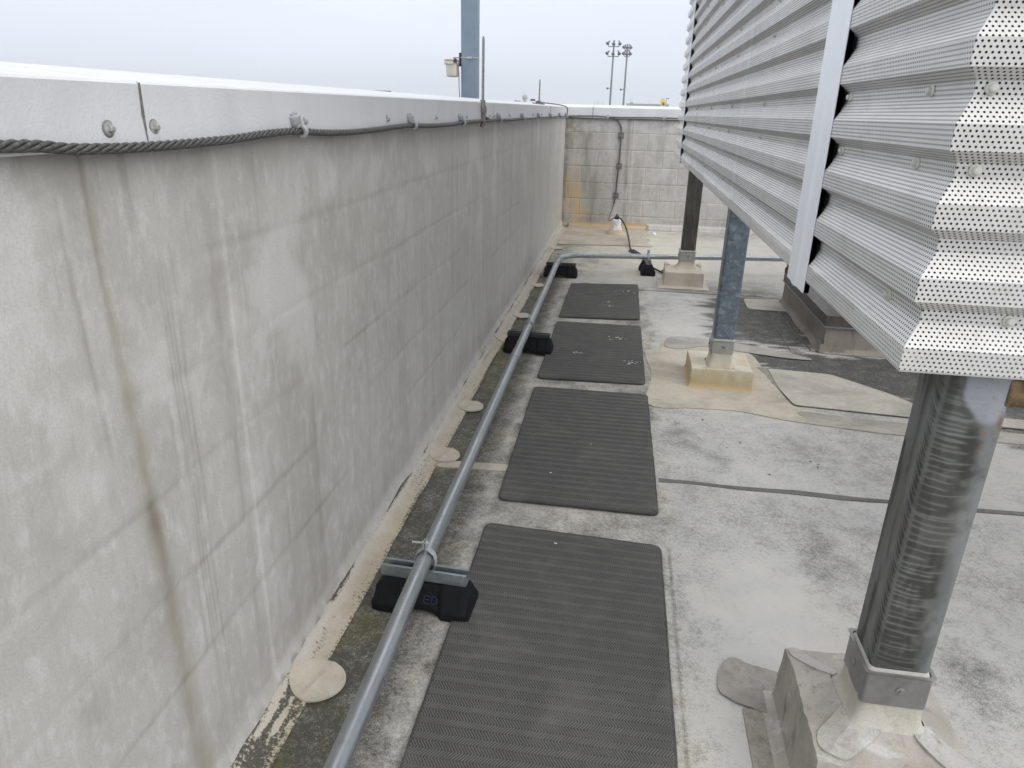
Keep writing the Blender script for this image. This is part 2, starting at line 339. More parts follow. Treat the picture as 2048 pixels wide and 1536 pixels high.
def fastmesh(name,P,f,mat,parent=None,mask=None,smooth=True,loc=None,uv=None,**kw):
    base=WL[parent.name] if parent is not None else Vector(loc or (0,0,0))
    P=P-np.array(base); me=bpy.data.meshes.new(name)
    me.vertices.add(len(P)); me.vertices.foreach_set('co',P.ravel())
    me.loops.add(f.size); me.loops.foreach_set('vertex_index',f.ravel().astype(np.int32))
    me.polygons.add(len(f)); me.polygons.foreach_set('loop_start',np.arange(0,f.size,f.shape[1],dtype=np.int32))
    me.update(calc_edges=True); me.validate()
    me.polygons.foreach_set('use_smooth',[bool(smooth)]*len(me.polygons))
    if mask is not None:
        at=me.attributes.new('mask','FLOAT_COLOR','POINT'); c=np.ones((len(P),4)); c[:,:3]=np.clip(mask,0,1); at.data.foreach_set('color',c.ravel())
    if uv is not None:
        ul=me.uv_layers.new(name='UVMap'); ul.data.foreach_set('uv',uv[f.ravel()].ravel())
    me.materials.append(mat)
    o=bpy.data.objects.new(name,me); COL.objects.link(o)
    if parent is not None: o.parent=parent
    else: o.location=base
    WL[o.name]=base; setp(o,kw.get('label'),kw.get('cat'),kw.get('group'),kw.get('kind')); return o
def copy(o,parent,off):
    c=o.copy(); COL.objects.link(c); c.parent=parent; c.location=off; return c
def crv(pts,n=8):
    """Catmull-Rom through the points"""
    P=[Vector(p) for p in pts]; P=[P[0]*2-P[1]]+P+[P[-1]*2-P[-2]]; o=[]
    for i in range(1,len(P)-2):
        for k in range(n):
            t=k/n; a,b_,c,d=P[i-1],P[i],P[i+1],P[i+2]
            o.append(.5*((2*b_)+(c-a)*t+(2*a-5*b_+4*c-d)*t*t+(3*b_-a-3*c+d)*t**3))
    return o+[P[-2]]

# ------------------------------------------------------------------ roof deck
WX=-.785; FY=9.40
ys=[.2]; 
while ys[-1]<9.45: ys.append(ys[-1]+max(.006,.0034*ys[-1]))
ys=np.array(ys); xs=np.concatenate([np.arange(-.9,1.4,.0095),np.arange(1.4,3.2,.02)])
def roofP(U,V):
    z=(fbm(U*1.5,V*1.5,2,3)-.5)*.006
    return np.stack([U,V,z-.003],-1)
P,f,U,V=grid(xs,ys,roofP); X,Y=U.ravel(),V.ravel()
dx=X+(fbm(X*9,Y*9,1)-.5)*.16; dy=Y+(fbm(X*9,Y*9,5)-.5)*.25
ds=X+(fbm(X*4,Y*16,1)-.5)*.5; dt=Y+(fbm(X*4,Y*14,5)-.5)*.5      # long streaks across the fall
D=np.full(X.shape,.27)
D+=.34*(fbm(X*1.5,Y*1.5,4,4)-.5)*2+.16*(fbm(X*5,Y*5,13,4)-.5)*2
strip=box2(dx,dy,-.95,-.43,-1,6.45,.05); D=np.maximum(D,strip*(.98-.5*ss(-.60,-.40,X)+.35*(fbm(X*14,Y*14,3,4)-.5)))
strip2=box2(ds,dt,-.95,-.42,6.3,8.25,.12); D=np.maximum(D,strip2*(.80-.25*ss(6.6,7.4,Y)))
gap=box2(dx,dy,-.46,.26,.3,6.2,.04); D=np.maximum(D,gap*(.50+.4*(fbm(X*7,Y*7,6,4)-.5)*2))
D=np.maximum(D,box2(ds,dt,.72,1.42,4.72,6.02,.14)*(.98+.6*(fbm(X*3,Y*8,2,5)-.3)))
D=np.maximum(D,box2(ds,dt,.80,2.6,4.10,4.60,.08)*1.1)
D=np.maximum(D,box2(ds,dt,1.30,2.6,3.75,4.5,.10)*1.0)
D=np.maximum(D,box2(ds,dt,1.9,2.9,3.3,4.5,.10)*.85)
D=np.maximum(D,gau(dx,.36,.14)*gau(dy,3.12,.28)*.52); D=np.maximum(D,gau(dx,.50,.1)*gau(dy,2.95,.16)*.5)
D=np.maximum(D,gau(dx,.76,.15)*gau(dy,2.28,.36)*.56); D=np.maximum(D,gau(dx,.30,.06)*gau(dy,1.9,.5)*.42)
D=np.maximum(D,gau(dx,1.03,.14)*gau(dy,1.72,.2)*.56); D=np.maximum(D,gau(dx,1.05,.3)*gau(dy,2.45,.2)*.45)
D=np.maximum(D,gau(dx,.9,.3)*gau(dy,3.1,.25)*.42)
D=np.maximum(D,gau(X,.247,.008)*box2(X,Y,0,1,.9,2.2,.02)*(.45+.5*fbm(X*0,Y*12,2)))
D=np.maximum(D,gau(dx,.36,.25)*gau(dy,5.6,.55)*.38)
D+= .28*gau(ds,-.1,.25)*gau(dt,7.3,.35)
D-= .30*gau(dx,.52,.16)*gau(dy,1.75,.7)+.25*gau(dx,.42,.1)*gau(dy,4.9,.4)+.22*ss(6.3,7.2,Y)*(X>-.2)
D+= .25*gau(dt,6.15,.12)*ss(.0,.5,X)+.2*gau(dt,9.1,.22)*ss(.3,.8,X)
G=np.clip(.15+.85*ss(6.1,6.9,Y)*(1-.6*ss(.2,1.2,X))+.35*(fbm(X*2,Y*2,9)-.5)+.35*gap,0,1)
GR=np.clip(ss(.5,.72,fbm(X*3,Y*3,11,4))*(X<.3)*1.1+.2*(X<-.3),0,1)
m_=np.stack([D,G,GR],-1)
fastmesh('roof_deck',P,f,M_ROOF,mask=m_,kind='structure')
mb=MB(); mb.add([(-1.0,-4,-.006),(3.18,-4,-.006),(3.18,.21,-.006),(-1.0,.21,-.006)],[(0,1,2,3)]); mb.add([(3.18,-4,-.008),(7,-4,-.008),(7,9.6,-.008),(3.18,9.6,-.008)],[(0,1,2,3)])
me=obj('roof_deck_rear',mb,M_ROOF,kind='structure')
at=me.data.attributes.new('mask','FLOAT_COLOR','POINT'); at.data.foreach_set('color',[.3,.3,0,1]*8)
mb=MB().box(-1.08,7.1,-4.1,9.66,-12,-.05); obj('building_body',mb,M_BODY,kind='structure')
mb=MB().add([(-2500,-2500,-12.2),(2500,-2500,-12.2),(2500,2500,-12.2),(-2500,2500,-12.2)],[(0,1,2,3)]); obj('terrain',mb,M_GRND,kind='structure')

# ------------------------------------------------------------------ parapet walls
def course(z): return (z-1.157)/.2
def blockfield(h,z):
    """0 on joints .. 1 on block faces, for horizontal coordinate h"""
    c=course(z); r=np.floor(c); dz=np.abs(c-np.round(c))*.2
    off=np.where(r.astype(int)%2==0,0,.2); hh=(h+off)/.4; dh=np.abs(hh-np.round(hh))*.4
    return dz,dh,r
wl=root('parapet_wall',(WX,4.0,0),'long grey coated block parapet wall with white metal coping on the left','wall')
ys=[-1.6]
while ys[-1]<FY: ys.append(ys[-1]+(.05 if ys[-1]<.5 else max(.0055,.0036*ys[-1])))
ys[-1]=FY; ys=np.array(ys); zs=np.linspace(0,1.36,190)
ridges=[(-.4,1),(1.322,1),(3.235,1),(5.03,1),(6.86,1),(8.5,1)]
def wallP(U,V):
    dz,dh,r=blockfield(U+.12,V); wob=fbm(U*1.3,V*1.3,7,3)
    vis=ss(.38,.6,fbm(U*.9+3,V*2.1,8,3))
    d=-.0012*np.exp(-(dz/.010)**2)*(.15+vis)-.0012*np.exp(-(dh/.008)**2)*vis
    d+=.0022*(np.where(dz>0,vn(r*3.7+.5,np.floor((U+.12)/.4)+.5,3),0)-.5)*1.0
    for yy,_ in ridges: d+=.0022*ss(yy-.004,yy,U)*(1-ss(yy,yy+.16,U))*1.0+.0008*np.exp(-((U-yy)/.004)**2)
    d+=.008*(wob-.5)+.0035*(fbm(U*14,V*1.6,4,3)-.5)*ss(1.0,.1,V)+.0022*(fbm(U*7,V*7,5,3)-.5)
    # crumpled sheet near the foot of the wall
    d+=.006*ss(.45,.05,V)*(fbm(U*6+V*9,V*6,12,3)-.45)
    d+=.020*ss(.09,.0,V)
    return np.stack([WX+d,U,V],-1)
P,f,U,V=grid(ys,zs,wallP); Yw,Zw=U.ravel(),V.ravel()
dz,dh,r=blockfield(Yw+.12,Zw); vis=ss(.38,.6,fbm(Yw*.9+3,Zw*2.1,8,3))
W=.27*np.exp(-(dz/.011)**2)*vis**1.5*(.2+.8*fbm(Yw*5,Zw*5,2))+.12*np.exp(-(dh/.006)**2)*vis**2
W+=.30*gau(Yw,.968+.02*(1.34-Zw)/.6,.009+.012*(1.35-Zw))*ss(0,.25,Zw+.2)*(.35+1.1*fbm(Yw*45,Zw*7,3,4))*1.1
W+=.20*gau(Yw,.972+.02*(1.34-Zw)/.6+.003*np.sin(Zw*22),.015+.006*fbm(Yw*40,Zw*14,3))*ss(1.30,.85,Zw)*ss(.35,.75,Zw)*(.5+fbm(Yw*30,Zw*8,4))+.22*gau(Yw,.99,.022)*ss(.80,.60,Zw)*fbm(Yw*30,Zw*5,2)*1.6+.35*gau(Yw,.969,.005)*ss(.9,1.2,Zw)
W+=.50*gau(Yw,.985,.022)*gau(Zw,.725,.045)
W+=.42*gau(Yw,.905+.03*(1.31-Zw),.004)*ss(1.33,1.2,Zw)*ss(.85,.95,Zw)
for k,yy in enumerate((1.108,1.118,1.130,1.148)): W+=.38*gau(Yw,yy-.012*(1.2-Zw),.0028)*ss(1.22,1.1,Zw)*ss(.05,.4,Zw)
W+=.22*gau(Yw,1.277,.028)*(.5+.7*fbm(Yw*0,Zw*5,5)); W+=.2*gau(Yw,1.20,.05)*ss(.9,1.3,Zw)
for yy in (1.38,1.64,1.652,1.664,1.72,1.80,2.09,2.42,2.45,2.60,2.63,3.05,3.3,3.4,3.72,3.75,4.2,4.4,4.9,5.4,5.5,6.0,6.4,6.75,7.1,7.5,7.9,8.2,8.6,8.9,9.1):
    rr=random.random(); zt=1.36 if rr<.5 else random.uniform(.7,1.3); zb=random.uniform(-.2,.7); wd=random.uniform(.003,.007)*(1+.25*yy)
    W+=random.uniform(.12,.36)*gau(Yw,yy,wd)*(1-ss(zt-.05,zt,Zw))*ss(zb,zb+.3,Zw)
sm=fbm(Yw*3.3,Zw*.35,6,5); W+=.22*ss(.56,.75,sm)*ss(1.2,1.8,Yw+.3); W+=.3*ss(1.36,1.26,Zw)*0
W+=.35*ss(1.28,1.36,Zw)*fbm(Yw*12,Zw*2,3)+.12*ss(2.0,5.5,Yw)*ss(.5,.7,fbm(Yw*1.5,Zw*.6,9,4))
W+=.40*ss(.62,.74,fbm(Yw*26,Zw*2.2,12,3))*ss(.58,.7,fbm(Yw*1.1,Zw*1.1,13,3))
foot=.9*ss(.56,.66,fbm(Yw*30,Zw*40,3,4))*gau(Zw,.035,.020)*ss(.4,.6,fbm(Yw*2.3,Zw*0,14,2)); W+=foot
W+=.85*gau(Zw,.075+.03*np.sin(Yw*9),.018)*ss(.55,.7,fbm(Yw*5,Zw*12,6,3))*ss(3.6,4.2,Yw)*(1-ss(5.2,6.2,Yw))*1.2
W+=.8*ss(5.6,6.0,Yw)*(1-ss(7.4,8.2,Yw))*gau(Zw,.03,.035)*ss(.42,.6,fbm(Yw*6,Zw*20,9,3))
W*=1-.25*ss(1.8,4,Yw)*(Zw>.12)
Lt=.22*ss(1.6,4.0,Yw)*np.ones_like(W)
for yy,_ in ridges: Lt+=.28*gau(Yw,yy+.001,.0045)
Lt+=.35*gau(Yw,.918+.03*(1.31-Zw),.004)*ss(1.34,1.2,Zw)*ss(.8,.9,Zw)
Lt+=.5*gau(Yw,1.136,.003)*ss(1.22,1.3,Zw)+.35*gau(Yw,1.37,.004)*ss(.95,1.0,Zw)*(1-ss(1.1,1.14,Zw))
Lt+=.75*ss(.50,.68,fbm(Yw*5+9,Zw*4,10,5))*ss(.6,1.0,Zw)*ss(.35,.6,fbm(Yw*1.1,Zw*1.3,1,3))
Lt+=.5*ss(.60,.74,fbm(Yw*22,Zw*1.2,7,3))*ss(2.2,3.0,Yw)*.7+.2*gau(Zw,.06,.03)
Lt*=1-.92*gau(Yw,.982,.035)*(Zw<1.36)
Yl=.045*gau(Yw,.968+.02*(1.34-Zw)/.6,.016+.012*(1.35-Zw))*(.3+1.3*fbm(Yw*30,Zw*9,3))+.6*ss(.60,.75,fbm(Yw*25,Zw*1.5,2,3))*ss(8.5,9.2,Yw)*ss(.9,.3,Zw)
Br=np.clip(Yl,0,1)
fastmesh('wall_face',P,f,M_WALL,wl,mask=np.stack([W,Lt,Br],-1))
mb=MB().box(-1.09,WX-.012,-1.6,9.69,-.02,1.35); obj('wall_core',mb,M_BODY,wl)
# far wall
wf=root('parapet_wall',(1.0,FY,0),'shorter far parapet wall of grey blocks with yellow drips in its corner','wall')
hs=np.concatenate([np.arange(WX,1.8,.0055),np.arange(1.8,6.9,.03)]); zs=np.linspace(0,1.335,230)
def farP(U,V):
    dz,dh,r=blockfield(U-.033,V+.0); d=.0045*(np.exp(-(dz/.006)**2)+np.exp(-(dh/.005)**2))
    d+=.003*(vn(r*3.7+.5,np.floor((U-.033)/.4)+.5,3)-.5)+.006*(fbm(U*2,V*2,4,4)-.5)
    d-=.012*ss(.045,.06,V)*0+.03*ss(.075,.05,V)*ss(.3,.34,U)+.015*ss(.05,.0,V)
    return np.stack([U,FY+d,V],-1)
P,f,U,V=grid(hs,zs,farP); Xf,Zf=U.ravel(),V.ravel(); dz,dh,r=blockfield(Xf-.033,Zf)
W=.36*(np.exp(-(dz/.006)**2)*(.25+.75*ss(.35,.6,fbm(Xf*3,r*.7,3)))+.75*np.exp(-(dh/.005)**2)*ss(.3,.6,fbm(Xf*4,Zf*3,5)))
W+=.55*gau(Xf,-.79,.05)+.45*ss(.48,.68,fbm(Xf*5,Zf*1.1,6,4))*(1-ss(-.45,-.1,Xf))+.25*(1-ss(-.6,-.15,Xf))
cx_=-.008+.02*(1.25-Zf)/1.1; W+=.55*gau(Xf,cx_,.022)*(.7+.4*fbm(Xf*3,Zf*3,2))
W+=.35*ss(1.27,1.33,Zf)*fbm(Xf*9,Zf*3,7)+.25*ss(.55,.72,fbm(Xf*14,Zf*2,8,4))+.25*gau(Zf,.10,.04)*fbm(Xf*5,Zf*5,2)
Lt=.6*gau(Xf,.062+.02*(1.2-Zf)/1.1,.006)+.25*gau(Xf,-.10,.045)*ss(.3,.7,1-Zf)+.5*ss(1.14,1.17,Zf)*ss(.45,.65,fbm(Xf*12,Zf*12,3,4))+.35*ss(.5,.7,fbm(Xf*4,Zf*4,12,4))+.15*gau(Zf,.06,.014)*ss(.3,.36,Xf)
Yd=np.zeros_like(W); rng=np.random.RandomState(5)
for k in range(30):
    x0=-.735+.19*rng.rand()**1.1 if k<20 else rng.uniform(-.62,-.42); ph=rng.uniform(0,6); top=(rng.uniform(.55,.80) if k<12 else rng.uniform(.25,.6))
    if abs(x0+.665)>.05 : top=min(top,.68)
    if x0>-.55: top=rng.uniform(.12,.34)
    bot=rng.uniform(.0,.18); lean=rng.uniform(-.05,.14)
    cx_=x0+lean*(top-Zf)*.6+.006*np.sin(Zf*17+ph)+.004*np.sin(Zf*41+ph*2); wd=rng.uniform(.0025,.0055)
    Yd+=.95*gau(Xf,cx_,wd)*ss(bot,bot+.03,Zf)*(1-ss(top-.02,top,Zf))
Yd+=.8*ss(.52,.66,fbm(Xf*30,Zf*9,2,4))*gau(Xf,-.668,.038)*gau(Zf,.66,.10)
Yd+=.8*ss(.50,.62,fbm(Xf*30,Zf*6,3,4))*gau(Xf,-.56,.03)*gau(Zf,.30,.12)
Yd+=.8*(1-ss(.055,.08,Zf+.03*(fbm(Xf*9,Zf*0,5)-.5)))*(1-ss(.28,.36,Xf))*(.55+.6*fbm(Xf*9,Zf*9,1))
Yd+=.5*gau(Xf,.075,.03)*(1-ss(.09,.13,Zf))
fastmesh('wall_face',P,f,M_WALL,wf,mask=np.stack([W,Lt,Yd*.95],-1))
mb=MB().box(-.78,7.1,FY+.018,FY+.29,-.02,1.34); obj('wall_core',mb,M_BODY,wf)
# copings
def fz_top(y): return 1.455-.0009*y
def fz_bot(y): return 1.360 if y<4 else 1.360-.0062*(y-4)
segs=[(-1.6,1.103),(1.105,4.203),(4.205,7.30),(7.302,FY-.02)]
for k,(a0,a1) in enumerate(segs):
    yy=np.linspace(a0,a1,14); v=[];ff=[]; xo=.0015 if k%2 else 0
    for y in yy:
        dent=(math.sin(y*5)+math.sin(y*11.3))*.0012
        v+=[(-.768,y,fz_bot(y)-.003),(-.762+xo,y,fz_bot(y)),(-.765+dent+xo,y,(fz_bot(y)+1.45)/2),(-.764+xo,y,fz_top(y)-.004),(-.768+xo,y,fz_top(y)),(-1.105,y,fz_top(y)+.030),(-1.112,y,fz_top(y)+.028),(-1.115,y,fz_bot(y))]
    n=8
    for i in range(len(yy)-1):
        for j in range(n-1): ff.append((i*n+j,i*n+j+1,(i+1)*n+j+1,(i+1)*n+j))
    ff+=[tuple(range(n)),tuple((len(yy)-1)*n+j for j in range(n))[::-1]]
    obj('coping',(v,ff),M_COP,wl,smooth=True,auto=30)
mb=MB()
for y in (1.104,4.204,7.301):
    mb.box(-.7650,-.7622,y-.0016,y+.0016,fz_bot(y)+.001,fz_top(y)-.002)
obj('coping_joint',mb,M_SEAM,wl)
def fx_c(x0,x1):
    v=[];ff=[]; xx=np.linspace(x0,x1,10); n=6
    for x in xx: v+=[(x,FY-.018,1.322),(x,FY-.022,1.326),(x,FY-.020,1.444),(x,FY-.016,1.449),(x,FY+.30,1.478),(x,FY+.31,1.33)]
    for i in range(len(xx)-1):
        for j in range(n-1): ff.append((i*n+j,i*n+j+1,(i+1)*n+j+1,(i+1)*n+j))
    ff+=[tuple(range(n)),tuple((len(xx)-1)*n+j for j in range(n))[::-1]]; return v,ff
for a0,a1 in ((-1.115,-.460),(-.456,2.6),(2.604,7.1)): obj('coping',fx_c(a0,a1),M_COP,wf,smooth=True,auto=30)
obj('coping_joint',MB().box(-.4605,-.4555,FY-.0235,FY-.02,1.326,1.444).box(-.4605,-.4555,FY-.02,FY-.016,1.444,1.4515),M_SEAM,wf)
# bolts on copings
def bolt_mb(c,ax,s=1.0):
    mb=MB(); mb.lathe([(.0001,0),(.0105*s,0),(.0105*s,.0022*s),(.006*s,.004*s)],c,20,ax); return mb
proto=None
by=[.55,1.016,1.125,1.70,2.325,2.932,3.50,4.09,4.215,4.79,5.38,5.97,6.56,7.15,7.42,8.0,8.6,9.1]
for y in by:
    c=(-.7635,y,1.386-.0045*max(y-2,0)*.6)
    if proto is None:
        proto=(obj('bolt',bolt_mb(c,(1,0,0)).lathe([(.0055,.003),(.0055,.009),(.004,.010)],c,6,(1,0,0)),M_BOLT,wl),Vector(c))
        obj('washer',MB().lathe([(.0001,-.0005),(.0125,0),(.0125,.0010),(.0108,.0014)],c,20,(1,0,0)),M_WASH,proto[0])
        WL[proto[0].name]=WL[wl.name]
    else:
        o=copy(proto[0],wl,Vector(c)-proto[1]); 
        for ch in proto[0].children: copy(ch,o,(0,0,0))
for x in (-.62,-.40,.30,.95,1.6):
    obj('bolt',MB().lathe([(.0001,0),(.0105,0),(.0105,.0022),(.006,.004)],(x,FY-.022,1.355),16,(0,-1,0)).lathe([(.0055,.003),(.0055,.009)],(x,FY-.022,1.355),6,(0,-1,0)),M_BOLT,wf)

# cant strip at the foot of the long wall
ys=[.3]
while ys[-1]<9.3: ys.append(ys[-1]+max(.006,.0036*ys[-1]))
ys=np.array(ys); us=np.linspace(0,1,22)
def cantP(U,V):
    ex=-.700+.010*(fbm(V*3,U*0,3)-.5)*2; x=(WX-.006)*(1-U)+ex*U
    z=.052*(1-U)**2.2+.006+.004*(fbm(x*30,V*9,5,3)-.5)-.003*ss(.96,1,U)
    return np.stack([x,V,z],-1)
P,f,U,V=grid(us,ys,cantP); Uc,Yc=U.ravel(),V.ravel()
Wc=.33+.8*gau(Uc,.12,.13)*ss(.45,.62,fbm(Uc*3,Yc*6,6,4))+.55*gau(Uc,.55,.4)*ss(.45,.6,fbm(Uc*6,Yc*9,8,4))*(1-ss(1.3,1.45,Yc))+.28*ss(.8,1,Uc)+.2*ss(.5,.7,fbm(Uc*4,Yc*4,10,4))
Lc=.75*gau(Uc,.28,.16)*(.5+.6*fbm(Uc*2,Yc*3,3)); Gc=ss(.35,.6,fbm(Uc*2,Yc*2.2,4,3))*(1-ss(1.25,1.4,Yc))+.5*gau(Yc,2.0,.3)*ss(.4,.9,Uc)+.6*gau(Uc,.1,.1)*gau(Yc,1.15,.12)
fastmesh('base_flashing',P,f,M_CANT,wl,mask=np.stack([Wc,Lc,Gc],-1))

# ------------------------------------------------------------------ flat membrane patches
def slab(name,poly,z0,z1,mat,label,cat,group=None,kind=None,bump=0.0):
    n=len(poly); cx_=sum(p[0] for p in poly)/n; cy_=sum(p[1] for p in poly)/n
    return obj(name,MB().prism(poly,z0,z1),mat,None,label,cat,group,kind,loc=(cx_,cy_,z0))
def smoothpoly(pts,n=6,jit=.0,closed=True):
    P=[Vector((*p,0)) for p in pts]; N=len(P); o=[]
    for i in range(N):
        a,b_,c,d=P[i-1],P[i],P[(i+1)%N],P[(i+2)%N]
        for k in range(n):
            t=k/n; q=.5*((2*b_)+(c-a)*t+(2*a-5*b_+4*c-d)*t*t+(3*b_-a-3*c+d)*t**3)
            o.append((q.x+random.uniform(-jit,jit),q.y+random.uniform(-jit,jit)))
    return o
def roundcorner(pts,r,n=5):
    N=len(pts); o=[]
    for i in range(N):
        p=Vector(pts[i]); a=(Vector(pts[i-1])-p); c=(Vector(pts[(i+1)%N])-p); rr=min(r,a.length*.45,c.length*.45)
        a=p+a.normalized()*rr; c=p+c.normalized()*rr
        for k in range(n+1):
            t=k/n; q=a*(1-t)**2+p*2*t*(1-t)+c*t*t; o.append((q.x,q.y))
    return o
rp_=[(-.700,1.377,.0715,'round tan membrane patch nearest the camera at the foot of the long wall'),
 (-.687,2.713,.066,'round tan patch where the cross strip meets the wall foot'),
 (-.690,3.267,.066,'round tan patch by the wall beside the far half of the second mat'),
 (-.712,4.414,.060,'round tan patch half hidden behind the second black pipe block'),
 (-.678,5.003,.064,'round tan patch by the wall beside the third mat from the camera'),
 (-.680,5.983,.064,'round tan patch by the wall just before the third black pipe block'),
 (-.703,7.77,.085,'farthest round tan patch at the wall foot beyond the conduit bend')]
for x,y,r_,lb in rp_:
    v=[];ff=[]; n=40; rings=8
    v.append((x,y,0))
    for i in range(1,rings+1):
        for k in range(n):
            a=2*PI*k/n; q=r_*i/rings*(1+.02*math.sin(3*a+y)); v.append((x+q*math.cos(a),y+q*math.sin(a),0))
    def hz(px,py):
        u=min(max((px-(WX-.006))/(.085),0),1); return .052*(1-u)**2.2+.0105+.003*(math.exp(-((px-x-.3*(py-y))/.008)**2))
    v=[(px,py,hz(px,py)) for px,py,_ in v]
    for k in range(n): v.append((v[1+(rings-1)*n+k][0],v[1+(rings-1)*n+k][1],v[1+(rings-1)*n+k][2]-.006))
    for k in range(n): ff.append((0,1+k,1+(k+1)%n))
    for i in range(rings):
        for k in range(n): ff.append((1+i*n+k,1+(i+1)*n+k,1+(i+1)*n+(k+1)%n,1+i*n+(k+1)%n))
    obj('round_patch',(v,ff),M_ROUND,None,lb,'roof patch','round membrane patches along the wall',loc=(x,y,0),smooth=True,auto=40)
slab('cross_strip',smoothpoly([(-.70,2.615),(-.56,2.625),(-.40,2.632),(-.40,2.685),(-.55,2.68),(-.70,2.662)],5,.0015),-.004,.003,M_BEIGE,'narrow tan membrane strip running from the wall to the second mat','membrane strip')
slab('membrane_patch',smoothpoly([(.205,3.50),(.235,3.95),(.205,4.38),(.30,4.43),(.32,4.60),(.38,4.66),(.60,4.67),(.85,4.50),(.90,4.20),(.935,3.80),(1.0,3.6),(1.45,3.50),(1.85,3.47),(2.0,3.475),(1.9,3.38),(1.45,3.36),(.95,3.42),(.67,3.50),(.45,3.495)],5,.002),-.004,.003,M_BEIGE,'large tan membrane patch under the yellowed middle post base','roof patch')
slab('membrane_patch',smoothpoly([(.34,4.50),(.35,4.66),(.42,4.74),(.60,4.73),(.95,4.62),(1.23,4.45),(1.1,4.43),(.8,4.50),(.6,4.56),(.45,4.48)],5,.001),.0035,.0065,M_GREYP,'long grey tongue-shaped membrane patch behind the yellowed post base','roof patch')
slab('membrane_patch',roundcorner([(.925,4.20),(.93,3.88),(.965,3.64),(2.3,3.53),(2.3,3.66),(1.66,3.70),(1.52,3.92),(1.28,4.17)],.03),.0035,.0075,M_PALE,'pale membrane patch with a lifted torn edge right of the yellowed post base','roof patch')
slab('membrane_patch',smoothpoly([(.98,3.56),(1.3,3.525),(1.8,3.495),(2.4,3.47),(2.4,3.33),(1.9,3.37),(1.45,3.355),(1.1,3.40),(.99,3.47)],5,.002),-.003,.0036,M_GREYT,'dirty grey-tan membrane strip along the near edge of the large tan patch','roof patch')
tr=[(.925,4.17),(.905,4.12),(.890,4.155),(.885,4.21),(.915,4.225)]
slab('torn_gap',[(.868,4.215),(.905,4.225),(.925,4.21),(.926,4.0),(.944,3.84),(.925,3.87),(.918,3.93),(.905,3.95),(.912,4.0),(.898,4.03),(.900,4.09),(.885,4.14)],.003,.0045,M_BROWNP,'jagged brown tear along the edge of the pale patch','membrane tear')
slab('membrane_patch',smoothpoly([(-.70,8.06),(-.3,8.10),(.1,8.15),(.36,8.17),(.30,8.42),(.345,8.62),(.30,8.80),(.33,9.05),(.26,9.37),(-.2,9.38),(-.76,9.37),(-.74,8.6)],5,.003),.0,.005,M_BEIGE,'tan membrane patch in the far corner around the capped pipe','roof patch')
slab('membrane_patch',smoothpoly([(.347,1.545),(.362,1.625),(.395,1.668),(.44,1.650),(.535,1.615),(.53,1.50),(.475,1.478),(.42,1.492),(.375,1.510)],6,.0008),.0,.0045,M_FLAP,'rounded grey membrane flap beside the near brown post base','roof patch')
slab('membrane_patch',[(.402,1.486),(.50,1.49),(.50,1.0),(.40,1.0)],-.002,.0025,M_BROWNP,'dirty brown membrane strip running along the near post base','roof patch')
slab('membrane_patch',roundcorner([(1.02,5.62),(1.03,5.95),(1.33,5.98),(1.33,5.60)],.05),.0,.0045,M_PALE,'pale square membrane patch at the far corner of the equipment curb','roof patch')
# lap seams of the roofing; the lap's shadow is painted in as a dark strip
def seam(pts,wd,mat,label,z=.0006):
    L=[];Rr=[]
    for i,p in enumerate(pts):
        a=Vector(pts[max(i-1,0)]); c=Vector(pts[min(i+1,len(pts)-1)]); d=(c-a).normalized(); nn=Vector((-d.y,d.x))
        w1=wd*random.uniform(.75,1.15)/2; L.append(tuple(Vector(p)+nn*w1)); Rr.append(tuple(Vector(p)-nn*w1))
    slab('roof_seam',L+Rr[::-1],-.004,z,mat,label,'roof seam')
M_SEAMD=patch_mat('lap_seam_and_shadow',(.13,.127,.115),(.18,.175,.16),(.07,.07,.06),.7)  # seam colour with the shadow of the lap painted in
seam([(.232+.09*i,2.681+.004*math.sin(i*1.3)) for i in range(28)],.030,M_SEAMD,'straight lap seam with its shadow as a dark strip crossing the roof right of the second mat')
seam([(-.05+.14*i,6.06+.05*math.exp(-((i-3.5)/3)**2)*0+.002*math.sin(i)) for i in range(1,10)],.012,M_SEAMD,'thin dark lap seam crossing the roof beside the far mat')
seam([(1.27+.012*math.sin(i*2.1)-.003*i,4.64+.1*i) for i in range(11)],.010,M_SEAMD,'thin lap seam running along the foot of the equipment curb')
seam([(1.14+.002*i,4.60+.10*i) for i in range(13)],.006,M_SEAMD,'fine lap seam left of the equipment curb')

